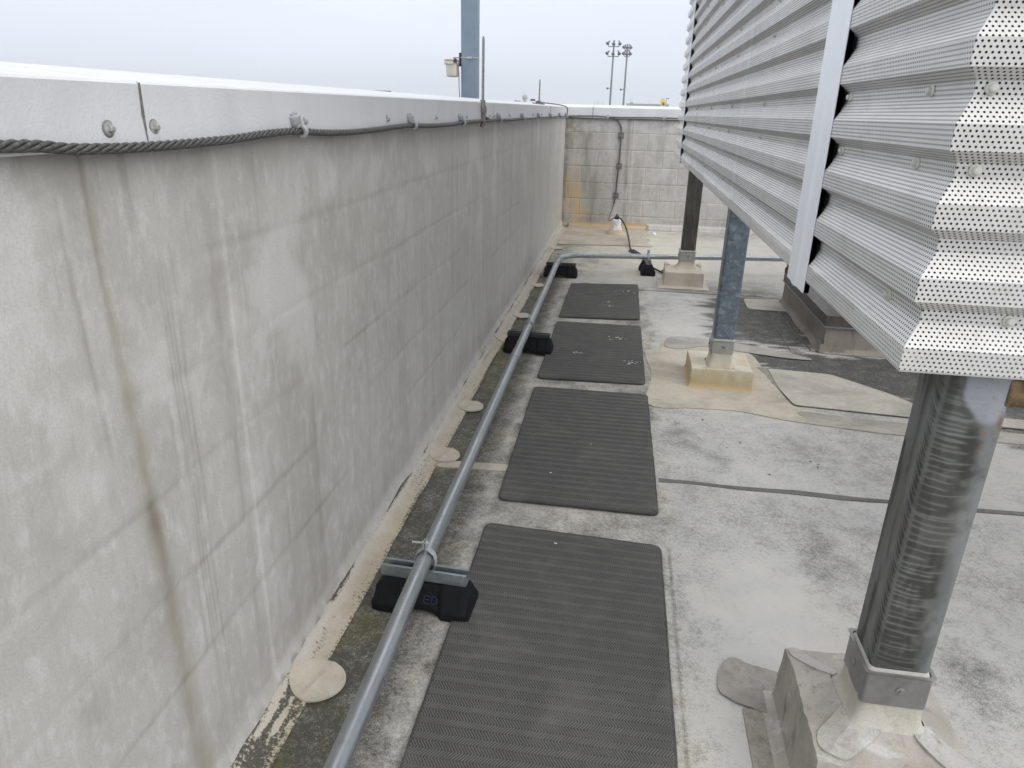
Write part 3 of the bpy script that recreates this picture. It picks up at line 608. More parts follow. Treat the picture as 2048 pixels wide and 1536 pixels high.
# ------------------------------------------------------------------ walkway mats
def mat_obj(cs,label,h=.009,chips=(),lift=0):
    tl,tr_,br,bl=[Vector(c) for c in cs]; cx_,cy_=(tl+tr_+br+bl)/4
    pt=lambda u,v:(bl*(1-u)+br*u)*(1-v)+(tl*(1-u)+tr_*u)*v
    outl=roundcorner([tuple(bl),tuple(br),tuple(tr_),tuple(tl)],.035,6)
    r=root('walkway_mat',(cx_,cy_,0),label,'rubber mat','herringbone rubber walkway mats')
    pl=[];  # subdivide and jitter slightly
    for i,p in enumerate(outl):
        q=Vector(outl[(i+1)%len(outl)]); p=Vector(p); n=max(1,int((q-p).length/.04))
        for k in range(n):
            s=p.lerp(q,k/n); pl.append((s.x+random.uniform(-.0012,.0012),s.y+random.uniform(-.0012,.0012)))
    obj('mat_base',MB().prism(pl,.001,h),M_MAT,r,bevel=.002)
    W_=(br-bl).length; H_=(tl-bl).length; band=.0235; sp=.0078; v=[];ff=[]
    nb=int((H_-.016)/band); y0=(H_-nb*band)/2
    poly=[Vector(p) for p in outl]
    def inside(p):
        c=False; n=len(poly)
        for i in range(n):
            a,b_=poly[i],poly[(i+1)%n]
            if (a.y>p.y)!=(b_.y>p.y) and p.x<(b_.x-a.x)*(p.y-a.y)/(b_.y-a.y)+a.x: c=not c
        return c
    rw=.0016
    for j in range(nb):
        sgn=1 if j%2 else -1; x=-.004
        while x<W_+.004:
            e0=Vector((x-sgn*.78*band*.48,y0+(j+.5)*band-band*.48)); e1=Vector((x+sgn*.78*band*.48,y0+(j+.5)*band+band*.48)); lo,hi=.006,W_-.006
            if max(e0.x,e1.x)<lo+.003 or min(e0.x,e1.x)>hi-.003: x+=sp; continue
            if e0.x<lo: e0=e0+(e1-e0)*((lo-e0.x)/(e1.x-e0.x))
            if e1.x<lo: e1=e1+(e0-e1)*((lo-e1.x)/(e0.x-e1.x))
            if e0.x>hi: e0=e0+(e1-e0)*((hi-e0.x)/(e1.x-e0.x))
            if e1.x>hi: e1=e1+(e0-e1)*((hi-e1.x)/(e0.x-e1.x))
            c=(e0+e1)/2; d=(e1-e0)/2; nn=Vector((-d.y,d.x)).normalized()*rw
            p=[c-d-nn,c-d+nn,c+d+nn,c+d-nn]; q=[pt(a.x/W_,a.y/H_) for a in p]
            if inside(q[0]) and inside(q[2]) and inside(q[1]) and inside(q[3]):
                k=len(v); cc=pt(c.x/W_,c.y/H_)
                v+=[(a.x,a.y,h-.001) for a in q]+[(cc.x+(a.x-cc.x)*.86,cc.y+(a.y-cc.y)*.94,h+.0011) for a in q]
                ff+=[(k+4,k+5,k+6,k+7),(k,k+1,k+5,k+4),(k+1,k+2,k+6,k+5),(k+2,k+3,k+7,k+6),(k+3,k,k+4,k+7)]
            x+=sp
    P=np.array(v); f=np.array(ff); fastmesh('herringbone_ribs',P,f,M_RIB,r,smooth=False)
    for n,(fx,fy,nn_,sp_) in enumerate(chips):
        mb=MB()
        for _ in range(nn_):
            p=pt(min(.97,max(.03,fx+random.gauss(0,sp_))),min(.97,max(.03,fy+random.gauss(0,sp_*.25)))); s=random.uniform(.001,.0033); a=random.uniform(-.5,.5)
            e1=Vector((math.cos(a),math.sin(a)))*s*random.uniform(1.2,3.2); e2=Vector((-math.sin(a),math.cos(a)))*s
            mb.prism([tuple(p-e1-e2*.4),tuple(p+e1*.6-e2),tuple(p+e1),tuple(p+e1*.2+e2),tuple(p-e1*.7+e2*.5)],h+.0015,h+.0035)
        ob=obj('white_flakes',mb,M_FLAKE,r); ob['kind']='stuff'
mat_obj([(-.409,2.216),(.222,2.184),(.226,.90),(-.411,.88)],'nearest herringbone rubber mat, largest, cut off by the bottom of the photo',chips=[(.42,.94,1,.0)])
mat_obj([(-.408,3.612),(.206,3.617),(.222,2.388),(-.399,2.393)],'second herringbone rubber mat, clean, beside the lap seam shadow strip',chips=[(.3,.2,1,.0),(.55,.45,1,.0)])
mat_obj([(-.409,4.917),(.186,4.930),(.196,3.773),(-.410,3.753)],'third rubber mat, many white flakes on its right half, next to the tan patch',chips=[(.75,.70,11,.09),(.88,.30,11,.07),(.33,.42,5,.06)])
mat_obj([(-.400,6.129),(.178,6.225),(.183,5.098),(-.408,5.038)],'farthest rubber mat, a line of small white flakes down its middle',chips=[(.60,.30,6,.03),(.60,.42,4,.02),(.8,.75,9,.08)])

# ------------------------------------------------------------------ conduit run
ZP=.166
bend=[]; cxb,cyb,rb=-.275,6.345,.262
for k in range(13):
    a=PI-(PI/2+.02)*k/12; bend.append((cxb+rb*math.cos(a),cyb+rb*math.sin(a)+.0,ZP))
run=[(-.478,-.6,ZP),(-.486,.4,ZP),(-.494,1.2,ZP),(-.505,1.75,ZP),(-.514,3.0,ZP),(-.523,4.2,ZP),(-.532,5.6,ZP),(-.537,6.2,ZP)]+bend[1:]+[(0.28,6.705,ZP),(1.1,6.86,ZP),(1.55,6.93,ZP),(2.6,7.08,ZP)]
cr=root('metal_conduit',(-.51,3,0),'long galvanised conduit pipe bending right at its far end','conduit pipe')
obj('pipe',MB().tube(crv(run,6),.0238,24),M_COND,cr,smooth=True,auto=50)
def along(p,q,t): return [p[i]+(q[i]-p[i])*t for i in range(3)]
cpl=[((-.5185,3.58,ZP),(-.5195,3.72,ZP)),((-.5365,6.12,ZP),(-.537,6.20,ZP)),((-.33,6.594,ZP),(-.25,6.612,ZP)),((-.4925,1.03,ZP),(-.4905,.87,ZP))]
for p,q in cpl[:3]:
    obj('coupling',MB().tube([p,q],.0264,24),M_COND,cr,smooth=True,auto=50)
def strap(c,dirv,r=.0268):
    """split strut clamp: two halves meeting in ears above the pipe with a bolt through them"""
    d=Vector(dirv).normalized(); s=Vector((d.y,-d.x,0)); mb=MB(); c=Vector(c)
    for sg in(-1,1):
        prof=[(sg*.018,-.050),(sg*.030,-.020),(sg*.0300,0),(sg*.0245,.016),(sg*.012,.028),(sg*.0035,.036),(sg*.0030,.060)]
        for i in range(len(prof)-1):
            v=[]
            for (a,z) in prof[i:i+2]:
                for th in(0,.0022):
                    for h in(-.0105,.0105):
                        rr=Vector((a,z)); 
                        v.append(c+s*(a+sg*th)+d*h+Vector((0,0,z)))
            mb.add(v,[(0,1,3,2),(4,6,7,5),(0,4,5,1),(2,3,7,6),(0,2,6,4),(1,5,7,3)])
    o=obj('strap_clamp',mb,M_CLIP,cr)
    b_=MB(); b_.tube([c-s*.040+Vector((0,0,.050)),c+s*.012+Vector((0,0,.050))],.0032,10); b_.lathe([(.007,0),(.007,.005)],c+s*.004+Vector((0,0,.050)),6,tuple(s)); b_.lathe([(.0065,0),(.0065,.005)],c-s*.010+Vector((0,0,.050)),6,tuple(s))
    obj('clamp_bolt',b_,M_BOLT,o)
strap((-.5045,1.745,ZP),(0,1,0)); strap((-.5235,4.235,ZP),(0,1,0)); strap((-.537,6.335,ZP),(.1,1,0)); strap((.262,6.702,ZP),(1,.17,0))

# ------------------------------------------------------------------ rubber pipe supports
def support(c,rot,label,strutmat,letters=False,L=.148,first=False):
    x,y=c; r=root('pipe_support_block',(x,y,0),label,'pipe support','black rubber pipe supports under the conduit')
    H=.098
    def prof(hb,ht,z0,z1): return [(-hb,z0),(-hb,z0+.026),(-ht,z1),(ht,z1),(hb,z0+.026),(hb,z0)]
    mb=MB()
    # middle body with an arched underside, two heavier ends with slanted outer cheeks
    n=8
    for sx in(-1,1):
        a0,a1=.062,.130
        pb=prof(.068,.034,.002,H); v=[];xs_=[sx*a0*.88,sx*a0,sx*(a1+.008),sx*(a1+.018),sx*(a1-.004)]
        def ring(xx,hb,ht,z1,zb=.002): return [(xx,-hb,zb),(xx,-hb,zb+.026),(xx,-ht,z1),(xx,ht,z1),(xx,hb,zb+.026),(xx,hb,zb)]
        rings=[ring(sx*a0*.90,.056,.030,H-.002),ring(sx*(a0+.006),.068,.035,H),ring(sx*.124,.068,.035,H),ring(sx*.145,.064,.031,H*.72),ring(sx*.152,.060,.026,.03)]
        for q in rings: v+=q
        ff=[]
        for i in range(len(rings)-1):
            for k in range(6): ff.append((i*6+k,i*6+(k+1)%6,(i+1)*6+(k+1)%6,(i+1)*6+k))
        ff+=[tuple(range(6)),tuple((len(rings)-1)*6+k for k in range(6))[::-1]]; mb.add(v,ff)
    v=[];ff=[];N=13
    for i in range(N):
        xx=-.058+.116*i/(N-1); zb=.002+.016*max(0,1-(xx/.050)**2)**.5
        v+=[(xx,-.054,zb),(xx,-.054,zb+.020),(xx,-.029,H-.003),(xx,.029,H-.003),(xx,.054,zb+.020),(xx,.054,zb)]
    for i in range(N-1):
        for k in range(6): ff.append((i*6+k,i*6+(k+1)%6,(i+1)*6+(k+1)%6,(i+1)*6+k))
    ff+=[tuple(range(6)),tuple((N-1)*6+k for k in range(6))[::-1]]; mb.add(v,ff)
    mb.v=[(px+x,py+y,pz) for px,py,pz in mb.v]
    o=obj('rubber_body',mb,M_RUB,r,bevel=.0016)
    s=MB(); w2,hh=.0206,.036; z0=H+.001; lx=.133
    if strutmat is M_STRUTB: hh=.022
    s.box(x-lx,x+lx,y-w2,y+w2,z0,z0+.0026)
    for sg in(-1,1):
        yy=y+sg*w2; s.box(x-lx,x+lx,min(yy,yy-sg*.0026),max(yy,yy-sg*.0026),z0+.0026,z0+hh)
        y2=yy-sg*.0095; s.box(x-lx,x+lx,min(yy-sg*.0026,y2),max(yy-sg*.0026,y2),z0+hh-.0026,z0+hh)
        s.box(x-lx,x+lx,min(y2,y2+sg*.0024),max(y2,y2+sg*.0024),z0+hh-.010,z0+hh-.0026)
    st=obj('strut_channel',s,strutmat,r)
    if letters:
        t=MB(); q=Matrix.Rotation(math.atan2(.025,.05),3,'X')
        def L3(u,vv): # point on the sloping front face
            zz=.045+vv*.9; tt=(zz-.038)/(H-.003-.038); return (x+u,y-(.054-(.025)*tt)-.0012,zz)
        def stroke(a,b_): t.tube([L3(*a),L3(*b_)],.0011,6)
        ex=.014
        for vz in(.0,.011,.022): stroke((ex,vz),(ex+.016,vz))
        stroke((ex-.003,.003),(ex-.003,.019)); stroke((ex-.003,.019),(ex,.022)); stroke((ex-.003,.003),(ex,.0))
        dx_=ex+.021
        for a,b_ in (((0,0),(0,.022)),((0,.022),(.010,.022)),((.010,.022),(.016,.017)),((.016,.017),(.016,.005)),((.016,.005),(.010,0)),((.010,0),(0,0))): stroke((dx_+a[0],a[1]),(dx_+b_[0],b_[1]))
        obj('lettering',t,M_BLUE,o)
    r.rotation_euler=(0,0,rot); return r
support((-.507,1.741),R(-3),'nearest black rubber pipe block with a grey strut channel and faint blue letters',M_STRUT,True)
support((-.523,4.228),R(-2),'black rubber pipe block beside the third mat, second from the camera',M_STRUTB)
support((-.520,6.42),R(-1),'black rubber pipe block under the conduit bend near the wall',M_STRUTB)
support((.264,6.78),R(94),'black rubber pipe block seen end-on left of the far post base',M_STRUT)

# ------------------------------------------------------------------ lightning cable on the long wall
cp=[(-.752,-.8,1.374),(-.752,.4,1.372),(-.752,.806,1.371),(-.751,.931,1.362),(-.751,1.096,1.358),(-.751,1.325,1.360),(-.751,1.486,1.366),(-.751,1.63,1.367),(-.751,1.802,1.359),(-.751,2.053,1.356),(-.751,2.433,1.362),(-.751,2.55,1.362),(-.751,2.816,1.356),(-.751,3.143,1.355),(-.751,3.35,1.358),(-.751,3.756,1.360),(-.751,4.35,1.358),(-.752,4.8,1.353),(-.752,5.30,1.354),(-.752,5.9,1.350),(-.752,6.4,1.352),(-.752,7.2,1.346),(-.752,8.0,1.346),(-.752,8.7,1.343),(-.752,9.34,1.340)]
cab=root('lightning_cable',(-.752,4,1.35),'thick braided grey lightning cable clipped along the long wall coping','cable')
path=crv(cp,24); mb=MB(); near=[p for p in path if p.y<5.4]; far_=[p for p in path if p.y>=5.3]
# resample near part by length, twist six strands round it
S=[near[0]]; step=.0045
for p in near[1:]:
    while (p-S[-1]).length>step: S.append(S[-1]+(p-S[-1]).normalized()*step)
for k in range(5):
    pts=[];ph=2*PI*k/5
    for i,c in enumerate(S):
        if i<150 and i%3: continue
        a=ph+2*PI*i*step/.105; pts.append((c.x+.0052*math.cos(a),c.y,c.z+.0052*math.sin(a)))
    mb.tube(pts,.0032,6)
mb.tube(S[::4],.0030,6)
obj('braided_strands',mb,M_CABLE,cab,smooth=True)
obj('cable_run',MB().tube(far_,.0068,8),M_CABLE,cab,smooth=True)
for y in (.30,1.636,2.553,3.345,4.335,5.30,6.25,7.2,8.15,8.9):
    zc=min(cp,key=lambda q:abs(q[1]-y))[2]; mb=MB()
    pts=[(-.762,y-.016,zc+.020),(-.759,y-.014,zc+.030),(-.760,y,zc+.034),(-.759,y+.014,zc+.028),(-.756,y+.016,zc+.012),(-.744,y+.014,zc+.004),(-.738,y+.012,zc-.004),(-.744,y+.011,zc-.014)]
    v=[];w_=[.004,.012,.016,.015,.010,.008,.007,.005]
    # hook-shaped cast clip: a pad on the fascia and a tongue round the cable
    mb.tube(crv([(-.758,y-.002,zc+.038),(-.757,y,zc+.028),(-.756,y+.003,zc+.016),(-.752,y+.007,zc+.010)],3),[.009]*2+[.0145]*3+[.015]*2+[.013]*3,10)
    mb.tube(crv([(-.757,y+.006,zc+.018),(-.747,y+.012,zc+.013),(-.737,y+.013,zc+.002),(-.740,y+.013,zc-.010),(-.750,y+.013,zc-.013)],3),[.009]*4+[.0065]*4+[.005]*5,8)
    obj('cable_clip',mb,M_CLIP,cab,smooth=True,auto=40)
# ------------------------------------------------------------------ air terminals
def rod(x,y,zb,zt,label,big=True):
    r=root('lightning_rod',(x,y,zb),label,'lightning rod','lightning rods on the coping')
    obj('rod',MB().tube([(x,y,zb+.02),(x+.001,y,zt-.015),(x+.001,y,zt)],[.0072,.0068,.004],12),M_LEAD,r,smooth=True,auto=40)
    if big:
        mb=MB(); mb.box(x-.011,x+.011,y-.016,y+.016,zb-.002,zb+.030)
        v=MB()
        mb.tube(crv([(x-.004,y-.010,zb+.0),(x+.004,y-.014,zb-.02),(x+.006,y-.010,zb-.05),(x+.004,y-.018,zb-.085),(x-.002,y-.016,zb-.10)],4),[.012]*4+[.0125]*4+[.013]*4+[.011]*5,8)
        mb.tube(crv([(x+.004,y+.010,zb+.0),(x+.008,y+.018,zb-.025),(x+.006,y+.004,zb-.045),(x+.006,y+.020,zb-.065),(x+.002,y+.016,zb-.092)],4),[.011]*4+[.010]*4+[.012]*4+[.010]*5,8)
        obj('clamp',mb,M_CLAMP,r,smooth=True,auto=40)
        obj('clamp_bolt',MB().tube([(x-.002,y+.0,zb-.058),(x+.030,y+.022,zb-.060)],.0045,8).lathe([(.009,0),(.009,.006)],(x+.016,y+.012,zb-.059),6,(.8,.55,0)),M_DARK,r)
    return r
rod(-.757,3.875,1.430,1.755,'tall grey lightning rod clamped to the coping in front of the blue mast')
r2=rod(-.90,7.50,1.465,1.685,'shorter lightning rod on top of the coping near the far corner',False)
obj('base_plate',MB().box(-.955,-.85,7.42,7.56,1.457,1.470).box(-.93,-.88,7.46,7.53,1.470,1.488).tube([(-.90,7.40,1.488),(-.90,7.58,1.488)],.008,8),M_CLAMP,r2)
obj('small_tag',MB().box(-.965,-.920,7.34,7.345,1.488,1.505),M_RUST,r2)
obj('connector_cable',MB().tube(crv([(-.90,7.60,1.478),(-.86,8.2,1.472),(-.80,8.75,1.462),(-.75,9.0,1.440),(-.745,9.05,1.40),(-.748,9.06,1.345)],6),.006,8),M_CABLE,r2,smooth=True)
# ------------------------------------------------------------------ cables on the far wall
fc=root('wall_cable',(-.2,FY-.03,1.3),'thin cable running under the far wall coping','cable')
obj('upper_run',MB().tube(crv([(-.75,FY-.030,1.342),(-.45,FY-.030,1.349),(-.15,FY-.030,1.341),(.4,FY-.030,1.348),(1.2,FY-.030,1.340),(2.6,FY-.030,1.345)],6),.0055,8),M_CABLE,fc,smooth=True)
obj('lower_run',MB().tube(crv([(-.75,FY-.034,1.326),(-.3,FY-.034,1.322),(.3,FY-.034,1.326),(1.2,FY-.034,1.320),(2.6,FY-.034,1.325)],6),.0045,8),M_CABLE,fc,smooth=True)
for x in(-.272,.40,1.05): obj('cable_clip',MB().lathe([(.001,0),(.024,0),(.024,.008),(.012,.012)],(x,FY-.026,1.345),12,(0,-1,0)).box(x-.008,x+.008,FY-.046,FY-.026,1.318,1.348),M_CLIP,fc)
dc=root('down_cable',(-.1,FY-.02,.1),'grey cable hanging down the far wall through three square plates','cable')
yv=FY-.020
obj('cable_run',MB().tube(crv([(-.272,yv-.008,1.338),(-.19,yv-.004,1.325),(-.125,yv,1.27),(-.095,yv,1.19),(-.097,yv,1.13),(-.094,yv,.95),(-.097,yv,.77),(-.104,yv,.60),(-.110,yv,.41),(-.125,yv,.30),(-.155,yv-.06,.20),(-.17,yv-.25,.14),(-.135,8.97,.165),(-.09,8.94,.205)],7),[.0100]*(7*9)+[.0055]*(7*4+1),8),M_GREYC,dc,smooth=True)
for x,z in ((-.097,1.131),(-.094,.770),(-.107,.411)):
    mb=MB().box(x-.036,x+.036,FY-.014,FY-.009,z-.036,z+.036)
    for i in range(5):
        for j in range(5): 
            if (i+j)%2==0: mb.box(x-.030+.013*i,x-.021+.013*i,FY-.017,FY-.014,z-.030+.013*j,z-.024+.013*j)
    mb.box(x-.020,x+.020,FY-.033,FY-.014,z-.010,z+.010)
    p=obj('clamp_plate',mb,M_CLAMP,dc)

# ------------------------------------------------------------------ capped pipe with wrapped cable
jx,jy=-.070,8.93
jp=root('capped_pipe',(jx,jy,0),'white capped roof pipe with a tan cone base and black tape on top','roof pipe')
obj('cone_base',MB().lathe([(.128,.004),(.124,.012),(.090,.045),(.072,.060),(.070,.066)],(jx,jy,0),36),M_TAN,jp,smooth=True,auto=50)
obj('white_neck',MB().lathe([(.080,.050),(.076,.060),(.064,.085),(.060,.100),(.052,.108)],(jx,jy,0),10),M_WHITEC,jp,bevel=.003)
obj('cap',MB().lathe([(.050,.106),(.054,.108),(.054,.165),(.050,.176),(.020,.184)],(jx,jy,0),12),M_WHITEB,jp,bevel=.003)
obj('neck_gap',MB().lathe([(.0515,.1005),(.0515,.1075)],(jx,jy,0),20),M_TAPE,jp)
mb=MB().lathe([(.024,.180),(.028,.186),(.020,.196),(.030,.204),(.026,.214),(.012,.224),(.010,.240),(.002,.246)],(jx,jy,0),14)
for k in range(7):
    a=k*1.3; mb.box(jx+.022*math.cos(a)-.009,jx+.022*math.cos(a)+.009,jy+.022*math.sin(a)-.004,jy+.022*math.sin(a)+.004,.192,.212,Matrix.Rotation(a*1.7,3,'Y'))
obj('tape_wrap',mb,M_TAPE,jp,bevel=.002)
bc=root('black_cable',(.1,8,0),'black rubber cable drooping from the capped pipe to the far post base','cable')
obj('cable',MB().tube(crv([(-.07,8.92,.205),(-.03,8.88,.20),(.02,8.78,.16),(.06,8.62,.10),(.09,8.3,.045),(.105,8.0,.018),(.13,7.78,.014),(.19,7.62,.020),(.24,7.42,.014),(.285,7.15,.012),(.33,6.95,.012),(.40,6.78,.012),(.46,6.62,.012),(.50,6.50,.02)],7),.0085,10),M_BLKRUB,bc,smooth=True)
mb=MB()
for k in range(3): mb.tube(crv([(.10+.02*k,7.80-.03*k,.012+.010*k),(.15,7.70+.04*k,.022),(.21-.01*k,7.62+.02*k,.018),(.20,7.52-.02*k,.012+.006*k),(.12+.015*k,7.66,.026)],6),.010,8)
obj('cable_coil',mb,M_TAPE,bc,smooth=True)
obj('loose_end',MB().tube(crv([(.40,6.80,.012),(.44,6.86,.020),(.50,6.84,.016),(.53,6.90,.012)],5),.010,8),M_TAPE,bc,smooth=True)
# drain bolt and debris
dr=root('roof_fitting',(-.735,9.30,0),'small metal pipe stub on the roof in the far corner','pipe stub')
obj('stub',MB().tube([(-.75,9.30,.030),(-.69,9.28,.030)],.020,12).lathe([(.026,0),(.026,.02)],(-.72,9.29,.004),10),M_BOLT,dr,smooth=True,auto=40)
obj('flange',MB().lathe([(.030,0),(.030,.008)],(-.690,9.28,.030),12,(1,-.3,0)),M_LEAD,dr)
mb=MB()
for x,y in ((.62,8.55),(1.0,8.2),(.93,8.5),(1.32,8.9),(.83,7.7),(.30,4.95),(.47,3.35),(.62,3.12),(.90,2.98),(.93,2.96),(.92,2.93),(.55,3.05),(.16,8.9),(.02,8.45),(1.28,7.3),(.41,2.9),(.70,2.82)):
    s=random.uniform(.0015,.003); a=random.uniform(0,3); mb.box(x-s*1.6,x+s*1.6,y-s,y+s,.001,.001+s*.8,Matrix.Rotation(a,3,'Z'))
o=obj('scattered_debris',mb,M_TAPE,None,'tiny dark crumbs scattered over the pale roof right of the mats','debris',kind='stuff',bevel=.001)
obj('white_lump',MB().lathe([(.030,0),(.026,.012),(.012,.022),(.003,.024)],(.385,9.17,.0),9),M_WHITEB,None,'small white lump on the roof right of the far tan patch','debris',loc=(.385,9.17,0)) if False else obj('white_lump',MB().lathe([(.030,0),(.026,.012),(.012,.022),(.003,.024)],(.40,9.05,.0),9),M_WHITEB,None,'small white lump on the roof right of the far tan patch','debris',loc=(.40,9.05,0))

# ------------------------------------------------------------------ corrugated screen
XO,XI,YO=.492,.517,1.248
def prof():
    pts=[(XI+.020,1.016),(XI-.010,1.014),(XO+.002,1.018),(XO,1.022)]   # return lip, then outer flat
    z=1.022; zs_=[]
    while z<3.05:
        pts+=[(XO,z+.040),(XI,z+.080),(XI,z+.102),(XO,z+.120)]; z+=.120
    return pts
pf=prof()
scr=root('corrugated_screen',(.6,4.2,1.0),'tall perforated corrugated metal equipment screen raised on posts','metal screen')
def sheet(name,u0,u1,nu,fn,mat,parent):
    # subdivide profile
    q=[pf[0]]
    for a,c in zip(pf[:-1],pf[1:]): q.append(c)
    L=[0]
    for a,c in zip(q[:-1],q[1:]): L.append(L[-1]+math.hypot(c[0]-a[0],c[1]-a[1]))
    v=[];uv=[]
    for i in range(nu):
        for (d,z),l in zip(q,L):
            p,uu=fn(i/(nu-1),d,z); v.append(p); uv.append((uu+4.0,l))
    n=len(q); f=[]
    for i in range(nu-1):
        for j in range(n-1): f.append((i*n+j,i*n+j+1,(i+1)*n+j+1,(i+1)*n+j))
    return fastmesh(name,np.array(v,float),np.array(f),mat,parent,smooth=False,uv=np.array(uv,float))
slope=lambda y:-.0052*(y-1.25)
def longf(a,b_):
    def fn(t,d,z):
        y0=a if a>1.3 else YO+(d-XO); y=y0+(b_-y0)*t; return (d,y,z+slope(y)),y
    return fn
sheet('long_side_panel',0,1,6,longf(1.25,2.068),M_PERF,scr)
sheet('long_side_panel',0,1,8,longf(2.068,7.20),M_PERF,scr)
sheet('long_side_panel',0,1,4,longf(7.20,8.15),M_PERF,scr)
def frontf(t,d,z):
    x0=d; x=x0+(3.6-x0)*t; return (x,YO+(d-XO),z),x
sheet('end_panel',0,1,6,frontf,M_PERF,scr)
mb=MB().box(XI+.030,XI+.034,YO+.06,8.1,1.03,3.04).box(XI+.030,3.6,YO+.055,YO+.059,1.035,3.04)
obj('hole_shade_backing',mb,M_BACKING,scr)  # added sheet behind the screen so its holes look dark
def trimpost(ya,yb,z0,z1,cut=.0):
    mb=MB(); x=XO-.0015
    ym=(ya+yb)/2; prof_=[(x+.012,ya-.000),(x-.0015,ya),(x-.0015,ya+.045*(yb-ya)/.13),(x-.0065,ym-.012),(x-.0065,ym+.012),(x-.0015,yb-.03*(yb-ya)/.13),(x-.0015,yb)]
    n=len(prof_); v=[];ff=[]
    for z in(z0,z1):
        for (a,c) in prof_: v.append((a,c,z))
        for (a,c) in prof_[::-1]: v.append((a+.0022,c,z))
    m2=2*n; ff=[tuple(range(m2)),tuple(range(m2,2*m2))[::-1]]+[(i,(i+1)%m2,m2+(i+1)%m2,m2+i) for i in range(m2)]
    mb.add(v,ff); return mb
obj('cover_trim',trimpost(1.957,2.160,.985,3.02),M_TRIM,scr)
obj('cover_trim',trimpost(7.17,7.24,.975,3.0),M_TRIM,scr)
def closure(y0,y1):
    z=1.022+slope(y0); out=[]
    while z<2.95: out+=[(XO+.001,z+.0405),(XI-.001,z+.0805),(XI-.001,z+.1015),(XO+.001,z+.1195)]; z+=.12
    out=[(a,c) for a,c in out]; n=len(out); v=[];ff=[]
    for y in (y0,y1):
        v+=[(XO+.0012,y,c) for a,c in out]+[(a+.0004,y,c) for a,c in out]
    for i in range(n-1):
        a,b_=i,i+1; ff+=[(a,b_,n+b_,n+a),(2*n+a,3*n+a,3*n+b_,2*n+b_),(a,2*n+a,2*n+b_,b_),(n+a,n+b_,3*n+b_,3*n+a)]
    return MB().add(v,ff)
obj('foam_closure',closure(1.972,2.15),M_FOAM,scr); obj('foam_closure',closure(7.18,7.235),M_FOAM,scr)
# screws in the valleys
def screw(c,ax): return MB().lathe([(.0001,0),(.0098,0),(.0098,.0026),(.0068,.0040),(.0062,.0095),(.004,.0115)],c,14,ax)
p0=Vector((XI-.0003,1.43,1.022+.091+slope(1.43))); ps=obj('screw',screw(p0,(-1,0,0)),M_SCREW,scr,smooth=True,auto=40)
for y in (1.43,1.930,3.095,4.075,5.10,6.17,7.06):
    for k in (0,2,3,5,6,8,9,11,13):
        if y==1.43 and k==0: continue
        if y in(1.930,) and k in(0,): continue
        if k>6 and y<2.5: continue
        c=Vector((XI-.0003,y+random.uniform(-.012,.012),1.022+.091+.12*k+slope(y))); copy(ps,scr,c-p0)
p1=Vector((.545,YO+(XI-XO)-.0003,1.022+.091+.12*2)); pf2=obj('screw',screw(p1,(0,-1,0)),M_SCREW,scr,smooth=True,auto=40)
for x,k in ((.54,3),(.655,0),(1.1,0),(.75,2),(1.1,3)): copy(pf2,scr,Vector((x,p1.y,1.022+.091+.12*k))-p1)
# frame rails behind the sheet and equipment in the middle of the enclosure
mb=MB()
for z in (1.08,1.9,2.8):
    mb.box(XI+.040,XI+.062,1.45,8.05,z,z+.05); 
obj('frame_rail',mb,M_POLE,scr)

